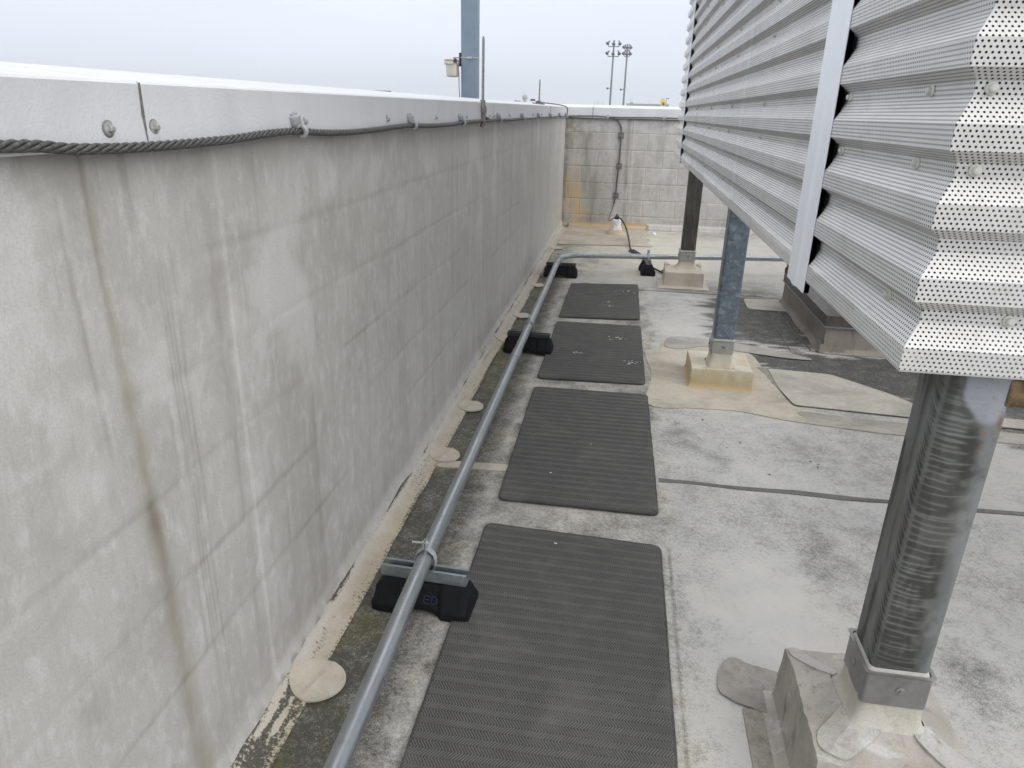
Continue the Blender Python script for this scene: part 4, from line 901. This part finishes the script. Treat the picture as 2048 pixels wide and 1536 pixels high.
# ------------------------------------------------------------------ posts with bases
def rsq(x0,y0,wd,r,n=5):
    o=[]
    for cx_,cy_,a0 in((x0+wd-r,y0+r,-90),(x0+wd-r,y0+wd-r,0),(x0+r,y0+wd-r,90),(x0+r,y0+r,180)):
        for k in range(n+1): a=R(a0+90*k/n); o.append((cx_+r*math.cos(a),cy_+r*math.sin(a)))
    return o
def dense(poly,st):
    o=[]
    for i,p in enumerate(poly):
        q=poly[(i+1)%len(poly)]; L=math.hypot(q[0]-p[0],q[1]-p[1]); n=max(1,int(round(L/st)))
        for k in range(n): o.append((p[0]+(q[0]-p[0])*k/n,p[1]+(q[1]-p[1])*k/n))
    return o
def wrapped(name,x0,x1,y0,y1,h,mat,parent,tx,ty,tw,rise=.03,skirt=.03,amp=.004,seed=0,n=26,rake=.012):
    """membrane-wrapped block: walls, soft top rising to the post, small flare onto the roof"""
    cx_,cy_=(x0+x1)/2,(y0+y1)/2; hx,hy=(x1-x0)/2,(y1-y0)/2; rings=[]
    prm=dense([(-1,-1),(1,-1),(1,1),(-1,1)],2/n)
    def ring(k,z,soft=0): 
        o=[]
        for (a,b_) in prm:
            o.append((cx_+a*(hx+k),cy_+b_*(hy+k),z))
        return o
    prof_=[(skirt+rake,.001),(skirt*.5+rake,.004),(rake+.003,.014),(rake,.03)]+[(rake*(1-t),.03+(h-.03-.008)*t) for t in(.2,.4,.6,.8,1)]+[(-.0015,h-.0015),(-.008,h)]
    rings=[ring(k,z) for k,z in prof_]
    # top: interpolate from the edge ring to a square round the post
    e=rings[-1]; t_=[(tx+a*tw,ty+b_*tw) for a,b_ in prm]
    for s in np.linspace(.15,1,8):
        rings.append([(p[0]*(1-s)+q[0]*s,p[1]*(1-s)+q[1]*s,h+rise*s**2.2) for p,q in zip(e,t_)])
    V_=np.array(rings).reshape(-1,3); N=len(prm)
    nx=fbm(V_[:,0]*14+V_[:,2]*9,V_[:,1]*14+V_[:,2]*11,seed,4)-.5; ny=fbm(V_[:,0]*13+V_[:,2]*6,V_[:,1]*12+7,seed+3,4)-.5
    nz_=fbm(V_[:,0]*11,V_[:,1]*11,seed+6,4)-.5
    k=ss(.004,.03,V_[:,2]); V_[:,0]+=nx*amp*2.2*k; V_[:,1]+=ny*amp*2.2*k; V_[:,2]+=nz_*amp*1.6*k
    f=[]
    for i in range(len(rings)-1):
        for j in range(N): f.append((i*N+j,i*N+(j+1)%N,(i+1)*N+(j+1)%N,(i+1)*N+j))
    o=fastmesh(name,V_,np.array(f),mat,parent,smooth=True)
    try: o.data.set_sharp_from_angle(angle=R(38))
    except Exception: pass
    return o
def post(x0,y0,wd,z0,z1,mat,parent,mask=None,fine=False):
    pr=dense(rsq(x0,y0,wd,.013,5),.004 if fine else .03); zs_=np.arange(z0,z1,.0032 if fine else .1); N=len(pr)
    if fine: zs_=np.concatenate([np.arange(z0,1.1,.0013 if fine else .0032),np.arange(1.1,z1,.05)])
    V_=np.array([(a,c,z) for z in zs_ for a,c in pr]); i=np.arange(len(zs_)*N).reshape(len(zs_),N); j=np.roll(i,-1,1)
    f=np.stack([i[:-1],j[:-1],j[1:],i[1:]],-1).reshape(-1,4)
    return fastmesh('post',V_,f,mat,parent,mask=None if mask is None else mask(V_),smooth=True)
def collar(cx_,cy_,hw,z0,z1,mat,parent,r=.010,scr_z=None):
    n=len(rsq(0,0,1,.1)); a=rsq(cx_-hw,cy_-hw,2*hw,r); b_=rsq(cx_-hw+.003,cy_-hw+.003,2*hw-.006,r); c=rsq(cx_-hw-.0045,cy_-hw-.0045,2*hw+.009,r)
    rings=[[(x,y,z0) for x,y in a],[(x,y,z1-.006) for x,y in a],[(x,y,z1) for x,y in c],[(x,y,z1) for x,y in b_],[(x,y,z0) for x,y in b_]]
    v=[p for q in rings for p in q]; ff=[]
    for i in range(5):
        for j in range(n): ff.append((i*n+j,i*n+(j+1)%n,((i+1)%5)*n+(j+1)%n,((i+1)%5)*n+j))
    o=obj('collar',(v,ff),mat,parent,smooth=True,auto=30)
    zc=(z0+z1)/2+.002
    for ax,c_ in (((0,-1,0),(cx_+.006,cy_-hw-.0002,zc)),((-1,0,0),(cx_-hw-.0002,cy_+.006,zc))):
        mbs=MB().lathe([(.0001,0),(.0090,0),(.0090,.0020),(.0056,.0034)],c_,18,ax).lathe([(.0048,.002),(.0048,.0070)],c_,6,ax)
        obj('collar_screw',mbs,M_WASH,o)
    return o
def sealbead(cx_,cy_,hp,hc,z,parent,mat):
    n=len(rsq(0,0,1,.1)); a=rsq(cx_-hc,cy_-hc,2*hc,.010); b_=rsq(cx_-hp,cy_-hp,2*hp,.013); m_=rsq(cx_-(hc+hp)/2,cy_-(hc+hp)/2,hc+hp,.012)
    rings=[[(x,y,z-.002) for x,y in a],[(x,y,z+.004) for x,y in m_],[(x,y,z+.014+random.uniform(-.0008,.0008)) for x,y in b_]]
    v=[p for q in rings for p in q]; ff=[(i*n+j,i*n+(j+1)%n,(i+1)*n+(j+1)%n,(i+1)*n+j) for i in range(2) for j in range(n)]
    return obj('sealant_bead',(v,ff),mat,parent,smooth=True)
def skirt(cx_,cy_,z0,z1,hb,ht,mat,parent,seed=1):
    prm=dense(rsq(-1,-1,2,.25,4),.12); N=len(prm); v=[]
    ts=np.linspace(0,1,10)
    for t in ts:
        h=hb*(1-t)**3+ht*(1-(1-t)**3)
        for a,b_ in prm: v.append((cx_+a*h,cy_+b_*h,z0+(z1-z0)*t))
    V_=np.array(v); k=(fbm(V_[:,0]*25+V_[:,2]*9,V_[:,1]*25,seed,3)-.5)*.006; V_[:,0]+=k; V_[:,1]-=k
    i=np.arange(len(ts)*N).reshape(len(ts),N); j=np.roll(i,-1,1); f=np.stack([i[:-1],j[:-1],j[1:],i[1:]],-1).reshape(-1,4)
    return fastmesh('flashing_skirt',V_,f,mat,parent,smooth=True)

# near post
px,py,pw=.588,1.285,.117; pcx,pcy=px+pw/2,py+pw/2
r1=root('support_post',(pcx,pcy,0),'near screen post with dark horizontal drip stains and a brown base','steel post')
def m1(V_):
    x,y,z=V_[:,0],V_[:,1],V_[:,2]; front=ss(py+.004,py,y); left=ss(px+.004,px,x)
    s=(x-px)/pw
    wav=z+.012*np.sin(s*3)+.005*(fbm(x*12,z*9,2,3)-.5)+.0004*np.sin(x*160+z*40)
    tone=ss(.3,.7,fbm(wav*0+8.1,wav*30,5,2)); rg=np.random.RandomState(11); ln=np.zeros_like(z); ln2=np.zeros_like(z)
    ly=(y-py)/pw; lw=z-.30*np.clip(ly,0,1)*pw*2.2+.005*(fbm(y*9,z*9,2,3)-.5); zi=.33
    while zi<.99:
        h_=rg.uniform(.0011,.0026); e_=rg.uniform(.35,.85); st_=rg.uniform(.55,1); dr=rg.uniform(-.003,.003)
        ln+=st_*gau(wav,zi+dr*s*2,h_)*(1-ss(e_-.1,e_+.05,s)); ln2+=st_*gau(lw,zi,h_*1.3)*(1-ss(.25,.5,ly)); zi+=rg.uniform(.004,.018)
    ragged=.66+.34*(vn(wav*55,wav*0+2,5)-.5)
    body=(1-ss(ragged-.12,ragged+.10,s))*ss(1.0,.96,z)
    A=front*body*(.62+.22*tone)*(1-np.clip(ln,0,1)*.85)*(.8+.4*fbm(x*60,z*60,4,3))+front*.35*ss(.45,.7,fbm(x*50,z*10,13,4))
    A+=left*(1-ss(.12,.36,ly))*(.95-.8*np.clip(ln2,0,1))*ss(1.01,.97,z)
    A+=left*.70*ss(.45,.62,fbm(y*50,z*7,7,4))*ss(.3,.6,ly)
    A+=.5*ss(.52,.68,fbm(x*28+y*28,z*18,4,4))*(.4+.6*front)
    A+=.8*front*(1-ss(.10,.24,s))*ss(.90,.93,z)
    A+=.8*front*gau(s,.70,.22)*gau(z,.885,.045)*ss(.25,.6,fbm(x*40,z*30,9,4))
    zb=.945+.03*np.sin(s*5+1); Pm=front*ss(zb-.006,zb+.012,z)*ss(.26,.34,s)*.75
    Pm+=.16*front*ss(.62,.9,s)*(1-.5*ss(.5,.7,fbm(x*20,z*9,3)))+.16*np.clip(ln,0,1)*front*body+.22*np.clip(ln2,0,1)*left*(1-ss(.2,.45,ly))
    Rm=front*gau(s,.93,.05)*gau(z,.925,.016)*1.0+.45*front*gau(s,.72,.05)*gau(z,.900,.005)+.45*front*gau(s,.73,.04)*gau(z,.872,.005)
    Rm+=.7*left*gau(ly,.05,.06)*gau(z,.69,.004)
    return np.stack([A*(1-np.clip(Pm,0,1)*.7),Pm,Rm],-1)
post(px,py,pw,.19,2.95,M_POST1,r1,m1,True)
collar(pcx,pcy,.0665,.262,.345,M_COLLAR,r1); sealbead(pcx,pcy,.0575,.0640,.340,r1,M_SEAL)
wrapped('wrapped_base',.490,.808,1.188,1.530,.176,M_CURB1,r1,pcx,pcy,.082,.026,.045,.006,2,n=48,rake=.005)
skirt(pcx,pcy,.190,.268,.088,.0655,M_SKIRT1,r1)
def drape(name,poly,th,mat,parent,hf,n=5):
    q=roundcorner(poly,.02,n); q=dense(q,.012)
    bm=bmesh.new(); vs_=[bm.verts.new((x,y,0)) for x,y in q]; bm.faces.new(vs_)
    bmesh.ops.triangulate(bm,faces=bm.faces[:]); 
    for _ in range(3): bmesh.ops.subdivide_edges(bm,edges=[e for e in bm.edges if e.calc_length()>.02],cuts=1,use_grid_fill=False); bmesh.ops.triangulate(bm,faces=bm.faces[:])
    r_=bmesh.ops.extrude_face_region(bm,geom=bm.faces[:]); top=[g for g in r_['geom'] if isinstance(g,bmesh.types.BMVert)]
    ts=set(top); base=WL[parent.name]
    for v in bm.verts:
        z=hf(v.co.x,v.co.y); v.co.z=z+(th if v in ts else -.004)
    for v in bm.verts: v.co-=base
    bmesh.ops.recalc_face_normals(bm,faces=bm.faces); me=bpy.data.meshes.new(name); bm.to_mesh(me); bm.free(); me.materials.append(mat)
    o=bpy.data.objects.new(name,me); COL.objects.link(o); o.parent=parent; WL[o.name]=base; return o
def top1(x,y):
    cx_,cy_=.649,1.359; d=max(abs(x-cx_)/.159,abs(y-cy_)/.171); dp=max(abs(x-pcx),abs(y-pcy)); s=min(max(1-(dp-.082)/.085,0),1); return .1765+.026*s**2.2+.002
M_CP=curb_mat('whitened_corner_patch',(.42,.40,.38),(.36,.33,.29),(.20,.18,.16),1.0)
drape('corner_patch',[(.493,1.525),(.520,1.525),(.590,1.445),(.572,1.410),(.494,1.500)],.0014,M_CP,r1,top1)
drape('corner_patch',[(.497,1.215),(.545,1.193),(.640,1.268),(.570,1.330),(.500,1.260)],.0014,M_CP,r1,top1)
drape('corner_patch',[(.690,1.268),(.735,1.300),(.805,1.235),(.800,1.195),(.760,1.193)],.0014,M_CP,r1,top1)
mb=MB(); mb.box(px+pw-.012,px+pw+.035,py-.003,py+.05,.955,1.005).box(px+pw-.03,px+pw+.06,py+.002,py+.10,1.003,1.012)
obj('rusty_bracket',mb,M_RUST,r1,bevel=.006)
# middle post
qx,qy,qw=.541,3.835,.110; qcx,qcy=qx+qw/2,qy+qw/2
r2=root('support_post',(qcx,qcy,0),'middle screen post of blue-grey spangled metal on a yellowed wrapped base','steel post')
post(qx,qy,qw,.12,2.95,M_POST2,r2)
collar(qcx-.003,qcy,.0610,.196,.270,M_COLLAR2,r2); sealbead(qcx,qcy,.0545,.0590,.267,r2,M_SEAL)
wrapped('wrapped_base',.440,.768,3.805,4.125,.114,M_CURB2,r2,qcx,qcy,.074,.008,.020,.004,5,rake=.002)
skirt(qcx,qcy,.105,.200,.078,.0595,M_CURB2,r2,4)
# far post
sx_,sy_,sw=.528,6.380,.122; scx,scy=sx_+sw/2,sy_+sw/2
r3=root('support_post',(scx,scy,0),'far screen post, dark brown stained, on a cream wrapped base','steel post')
post(sx_,sy_,sw,.12,2.95,M_POST3,r3)
collar(scx-.004,scy,.069,.200,.288,M_COLLAR2,r3); sealbead(scx,scy,.0605,.067,.285,r3,M_SEAL)
wrapped('wrapped_base',.402,.728,6.225,6.56,.132,M_CURB3,r3,scx,scy,.085,.006,.05,.004,8,rake=.003)
skirt(scx,scy,.122,.205,.12,.0675,M_CURB3,r3,6)
for cx_,cy_ in ((.415,6.545),(.715,6.545)):
    mb=MB(); s=1 if cx_<.5 else -1
    obj('corner_fold',MB().add([(cx_-.012*s,cy_-.06,.130),(cx_-.012*s,cy_+.012,.128),(cx_+.05*s,cy_+.010,.130),(cx_-.010*s,cy_+.008,.165),(cx_+.006*s,cy_-.010,.150)],[(0,1,3),(1,2,3),(0,3,4),(3,2,4),(0,4,2),(0,2,1)]),M_CURB3,r3,smooth=True)

# ------------------------------------------------------------------ equipment curb under the screen
ec=root('equipment_curb',(2.0,5.2,0),'low equipment curb of dirty tan membrane with a brown metal cap under the screen','equipment curb')
x0,x1,y0,y1=1.338,3.3,4.625,5.95
def cw(a,b_,n_,nm,flip=False):
    us=np.linspace(0,1,60); zs_=np.linspace(0,.178,22)
    def fn(U,V):
        x=a[0]+(b_[0]-a[0])*U; y=a[1]+(b_[1]-a[1])*U; L=math.hypot(b_[0]-a[0],b_[1]-a[1])
        d=.008*(fbm(U*L*9,V*9,4,4)-.5)+.03*ss(.03,0,V)+.006*np.sin(U*L*11)*ss(.18,.02,V)
        return np.stack([x+n_[0]*d,y+n_[1]*d,V],-1)
    P,f,_,_=grid(us,zs_,fn); fastmesh('membrane_side',P,f,M_CURBE,ec)
cw((x0,y1),(x0,y0),(-1,0),''); cw((x0,y0),(x1,y0),(0,-1),''); cw((x1,y1),(x0,y1),(0,1),''); cw((x1,y0),(x1,y1),(1,0),'')
mb=MB(); zt=.242
mb.box(x0-.012,x0-.008,y0-.012,y1+.012,.172,zt).box(x0-.008,x1+.012,y0-.012,y0-.008,.172,zt).box(x0-.008,x1+.008,y1+.008,y1+.012,.172,zt).box(x1+.008,x1+.012,y0-.008,y1+.008,.172,zt)
mb.box(x0-.014,x0+.075,y0-.014,y1+.014,zt,zt+.003).box(x0+.075,x1+.014,y0-.014,y0+.075,zt,zt+.003).box(x0+.075,x1+.014,y1-.075,y1+.014,zt,zt+.003).box(x1-.075,x1+.014,y0+.075,y1-.075,zt,zt+.003)
obj('metal_cap',mb,M_CAPM,ec)
obj('cap_drip_edge',MB().box(x0-.020,x0-.012,y0-.020,y1+.02,.168,.176).box(x0-.012,x1+.02,y0-.020,y0-.012,.168,.176),M_STRUT,ec)
obj('inner_rail',MB().box(x0+.085,x0+.11,y0+.085,y1-.085,.18,.262).box(x0+.11,x1-.085,y0+.085,y0+.11,.18,.262).box(x0+.20,x0+.215,y0-.005,y0+.075,zt+.004,zt+.012),M_BOLT,ec)
obj('curb_pan',MB().box(x0+.076,x1-.076,y0+.076,y1-.076,.12,.18),M_TAPE,ec)
obj('tar_lump',MB().lathe([(.03,0),(.035,.03),(.02,.055),(.03,.075),(.008,.09)],(x0+.01,y1-.03,zt),9),M_RUST,ec,smooth=True)
obj('corner_flap',MB().prism([(x0-.02,y0-.022),(x0+.13,y0-.024),(x0+.13,y0-.018),(x0-.014,y0-.016)],.001,.06).prism([(x0-.026,y0-.022),(x0-.020,y0-.024),(x0-.018,y0+.06),(x0-.024,y0+.06)],.001,.07),M_CURBE,ec)
eq=root('rooftop_unit',(2.4,5.3,.25),'grey equipment cabinet standing on the curb behind the screen','rooftop unit')
obj('cabinet',MB().box(x0+.35,x1-.1,y0+.25,y1-.2,.262,2.4),M_EQ,eq,bevel=.01)
obj('base_rail',MB().box(x0+.33,x1-.08,y0+.23,y0+.25,.264,.36).box(x0+.33,x0+.35,y0+.25,y1-.2,.264,.36),M_CAPM,eq)

# ------------------------------------------------------------------ mast with siren box
mast=root('steel_mast',(-1.27,6.0,-12),'blue-grey square steel mast rising behind the long wall','mast')
obj('shaft',MB().box(-1.336,-1.212,5.94,6.06,-12.2,6.0),M_MAST,mast,bevel=.008)
mb=MB().box(-1.3385,-1.3370,5.925,6.062,1.774,1.781).box(-1.3385,-1.2095,5.9365,5.938,1.774,1.781).box(-1.211,-1.2095,5.94,6.062,1.774,1.781)
obj('strap_band',mb.box(-1.285,-1.245,5.929,5.936,1.769,1.785),M_BOLT,mast)
sb=root('alarm_box',(-1.39,5.93,1.65),'cream plastic box with a hooded lid strapped to the blue-grey mast','alarm box')
v=[];ff=[]
def rbox(x0,x1,y0,y1,z0,z1,tx=0,ty=0):
    return [(x0+tx,y0+ty,z0),(x1-tx,y0+ty,z0),(x1-tx,y1-ty,z0),(x0+tx,y1-ty,z0),(x0,y0,z1),(x1,y0,z1),(x1,y1,z1),(x0,y1,z1)]
BF=[(0,3,2,1),(4,5,6,7),(0,1,5,4),(1,2,6,5),(2,3,7,6),(3,0,4,7)]
obj('body',MB().add(rbox(-1.440,-1.352,5.86,5.96,1.637,1.745,.005,.004),BF),M_CREAM,sb,bevel=.010)
obj('lid',MB().add(rbox(-1.448,-1.372,5.852,5.965,1.722,1.765,-.001,0),BF).add(rbox(-1.448,-1.355,5.852,5.965,1.742,1.766,0,0),BF),M_CREAM,sb,bevel=.009)
obj('bracket',MB().box(-1.349,-1.340,5.93,5.97,1.715,1.812).box(-1.40,-1.340,5.945,5.955,1.773,1.779),M_DARK,sb)
obj('hinge_knob',MB().box(-1.375,-1.350,5.85,5.87,1.738,1.765,Matrix.Rotation(.5,3,'Y')),M_DARK,sb)
obj('lead_wire',MB().tube(crv([(-1.360,5.86,1.75),(-1.346,5.87,1.72),(-1.343,5.90,1.66),(-1.346,5.92,1.55),(-1.342,5.93,1.45),(-1.342,5.93,1.2)],5),.0032,6),M_LEAD,sb,smooth=True)
obj('roof_hatch',MB().prismx([(-.2,0),(-.2,.10),(-.12,.16),(.12,.16),(.2,.10),(.2,0)],-.55,.55),M_DARK,None,'dark cap of a distant vent just above the long wall coping','vent',loc=(0,0,0))
h=bpy.data.objects['roof_hatch']; h.location=(-12.15,36,1.86); h.data.transform(Matrix.Translation((0,0,0)))
obj('vent_stack',MB().box(-12.45,-11.85,35.85,36.15,-12,1.87),M_BLDG,None,'distant vent stack carrying the dark cap behind the long wall','vent')
bpy.data.objects['vent_stack'].parent=None

# ------------------------------------------------------------------ distance
def tower(name,x,y,zb,zt,label,wd,dbl,flip=1):
    r=root(name,(x,y,zb),label,'floodlight mast','floodlight masts beyond the far wall')
    k=y/60
    obj('pole',MB().tube([(x,y,zb),(x,y,zt)],[.17*k*.62,.10*k*.62],10),M_POLE,r,smooth=True,auto=40)
    for z,off in dbl:
        obj('crossarm',MB().tube([(x-wd,y,z),(x+wd,y,z)],.05*k*.7,6),M_POLE,r)
        n=3
        for i in range(n):
            xx=x+(-1+2*i/(n-1))*wd*.93; yy=y-.1; a=(.7,.15,-.4)[i]*flip
            rot=Matrix.Rotation(a,3,'Y')@Matrix.Rotation(-.5,3,'X')
            mb=MB().lathe([(.03*k,0),(.09*k,.05*k),(.125*k,.13*k),(.13*k,.20*k)],(0,0,0),12,(0,0,-1)); mb.v=[tuple(rot@Vector(p)+Vector((xx,yy,z+.30*k))) for p in mb.v]
            fl=obj('floodlight',mb,M_LAMP,r)
            mb=MB().box(-.05*k,.05*k,-.04*k,.04*k,-.01*k,.12*k); mb.v=[tuple(rot@Vector(p)+Vector((xx,yy,z+.30*k))) for p in mb.v]
            obj('ballast_box',mb,M_LAMP,fl)
            obj('floodlight_bracket',MB().tube([(xx,y,z),(xx,yy,z+.24*k)],.022*k,5),M_POLE,fl)
    obj('junction_camera',MB().tube([(x,y,zt-.62*(zt-zb)*.31-1.4*k),(x-.25*k,y,zt-.62*(zt-zb)*.31-1.4*k)],.025*k,5).lathe([(.03*k,0),(.08*k,.05*k),(.07*k,.14*k)],(x-.28*k,y,zt-.62*(zt-zb)*.31-1.48*k),8),M_DARK,r)
K=150/60
xt=-4.18; zt=1.43+(6.30-1.43)*K
tower('floodlight_mast',xt+.05,150,-12,zt,'nearer floodlight mast with two rows of large dark lamps beyond the far wall',.42*K,[(1.43+(5.86-1.43)*K,0),(1.43+(5.18-1.43)*K,0)])
K=190/60
tower('floodlight_mast',-.62*K,190,-12,1.43+(5.95-1.43)*K,'farther floodlight mast with smaller lamps right of the nearer one',.20*K,[(1.43+(5.62-1.43)*K,0),(1.43+(5.18-1.43)*K,0)])
def ray(u,v,y):
    d=B@np.array([u-CX,v-CY,FPX]); t=y/d[1]; return (d[0]*t,y,1.43+d[2]*t)
a=ray(1255,209.5,300); c=ray(1336,214,300)
bl=root('distant_building',((a[0]+c[0])/2,300,-12),'low flat-roofed grey building far beyond the far wall','building')
obj('wall',MB().box(a[0],c[0],300,330,-12.2,a[2]-.15),M_BLDG,bl)
obj('roof_edge',MB().box(a[0]-.4,c[0]+.4,299.5,330.5,a[2]-.15,a[2]+.5),M_BLDG,bl)
obj('roof_vent',MB().box(a[0]+1.2,a[0]+2.1,305,306,a[2]+.5,a[2]+1.0).tube([(a[0]+1.1,305,a[2]+.5),(a[0]+1.1,305,a[2]+2.2)],.08,6),M_BLDG,bl)
s0=ray(1326,206,290); rs=1.25
ys_=root('pole_sign',(s0[0],290,-12),'yellow oval sign with a dark emblem beyond the far wall','sign')
pts=[]
for k in range(24):
    t=2*PI*k/24; pts.append((s0[0]+(1.05+.12*math.sin(t))*math.cos(t)+.22*math.sin(t)*-1,s0[2]+1.65*math.sin(t)))
def plate(pts,y0,y1):
    n=len(pts); v=[(x,y0,z) for x,z in pts]+[(x,y1,z) for x,z in pts]
    return MB().add(v,[tuple(range(n)),tuple(range(n,2*n))[::-1]]+[(i,n+i,n+(i+1)%n,(i+1)%n) for i in range(n)])
obj('sign_face',plate(pts,289.8,290.2),M_YEL,ys_)
obj('emblem',plate([(s0[0]+.15+.62*math.cos(t*PI/6)*(1 if t%2 else .72),s0[2]-.25+.62*math.sin(t*PI/6)*(1 if t%2 else .8)) for t in range(12)],289.7,289.8),M_BLK,ys_)
obj('emblem',plate([(s0[0]+.0,s0[2]-1.25),(s0[0]+.75,s0[2]-1.35),(s0[0]+.85,s0[2]-.95),(s0[0]+.2,s0[2]-1.0)],289.7,289.8),M_BLK,ys_)
obj('sign_post',MB().tube([(s0[0],290,-12),(s0[0],290,s0[2]-1.5)],.18,8),M_POLE,ys_)
l0=ray(1333,197,280); l1=ray(1333,215,280)
lp=root('street_lamp',(l0[0],280,-12),'slim street lamp beside the yellow sign','street lamp')
obj('pole',MB().tube([(l0[0],280,-12),(l0[0],280,l0[2])],.10,6),M_POLE,lp); obj('lamp_head',MB().box(l0[0],l0[0]+.9,279.8,280.2,l0[2]-.12,l0[2]+.15),M_DARK,lp)
w0=ray(1050,186,560); w1=ray(1050,209,560); wr=root('water_tower',(w0[0],560,-12),'very faint water tower on the hazy horizon','water tower')
H=w0[2]-w1[2]
obj('tank',MB().lathe([(.8,0),(2.0,.8),(2.2,1.8),(1.9,2.6),(.6,3.4),(.2,4.4)],(w0[0],560,w0[2]-4.6),16),M_BLDG,wr,smooth=True)
obj('shaft',MB().lathe([(2.2,0),(1.5,H+6),(1.3,H+8)],(w0[0],560,w0[2]-4.6-H-8),12),M_BLDG,wr,smooth=True)
for k,(u,v,s) in enumerate(((1019,207,2.4),(1028,206,1.6),(1034,204.5,2.6),(1065,208,2.6),(1073,209,1.8))):
    p=ray(u,v,520); rt=root('tree',(p[0],520,-12),['small faint tree clump at the left end of the horizon trees','tiny faint tree beside the left horizon clump','taller faint tree just left of the water tower','faint tree just right of the water tower','rightmost small faint horizon tree'][k],'tree','faint trees on the horizon')
    obj('trunk',MB().tube([(p[0],520,-12),(p[0],520,p[2])],[.4,.2],6),M_DARK,rt)
    mb=MB(); rg=random.Random(k)
    for _ in range(140):
        a=rg.uniform(0,2*PI); q=rg.random()**.4; zz=rg.uniform(-1,.9); rr=s*1.6*q*math.sqrt(max(0,1-zz*zz)); c=Vector((p[0]+rr*math.cos(a),520+rr*math.sin(a),p[2]-s*.6+zz*s)); e1=Vector((rg.uniform(-1,1),rg.uniform(-1,1),rg.uniform(-1,1))).normalized()*.5; e2=e1.cross(Vector((rg.uniform(-1,1),rg.uniform(-1,1),1))).normalized()*.5
        mb.add([c-e1-e2,c+e1-e2,c+e1+e2,c-e1+e2],[(0,1,2,3)])
    obj('crown',mb,M_TREE,rt,fix=False)
for k,(u,v) in enumerate(((1189,203),(1196,201),(1206,201),(1259,205))):
    p=ray(u,v,420); obj('distant_pole',MB().tube([(p[0],420,-12),(p[0],420,p[2])],.12,6),M_BLDG,None,['leftmost faint thin pole on the horizon left of the floodlight masts','second faint thin pole left of the floodlight masts','faint pole closest to the nearer floodlight mast','faint short pole above the left end of the distant building'][k],'pole','faint poles on the horizon',loc=(p[0],420,-12))

# ------------------------------------------------------------------ haze
mh=bpy.data.materials.new('haze_air'); mh.use_nodes=True; n=mh.node_tree.nodes; n.clear()
vo=n.new('ShaderNodeVolumePrincipled'); vo.inputs['Color'].default_value=(.97,.985,1,1); vo.inputs['Density'].default_value=.0010; vo.inputs['Anisotropy'].default_value=.2
oo=n.new('ShaderNodeOutputMaterial'); mh.node_tree.links.new(vo.outputs[0],oo.inputs['Volume'])
HAZE=True
if HAZE: obj('haze',MB().box(-640,640,-60,700,-13.4,24),mh,None,kind='stuff',label='pale mist thinning the distant masts and trees',cat='haze')
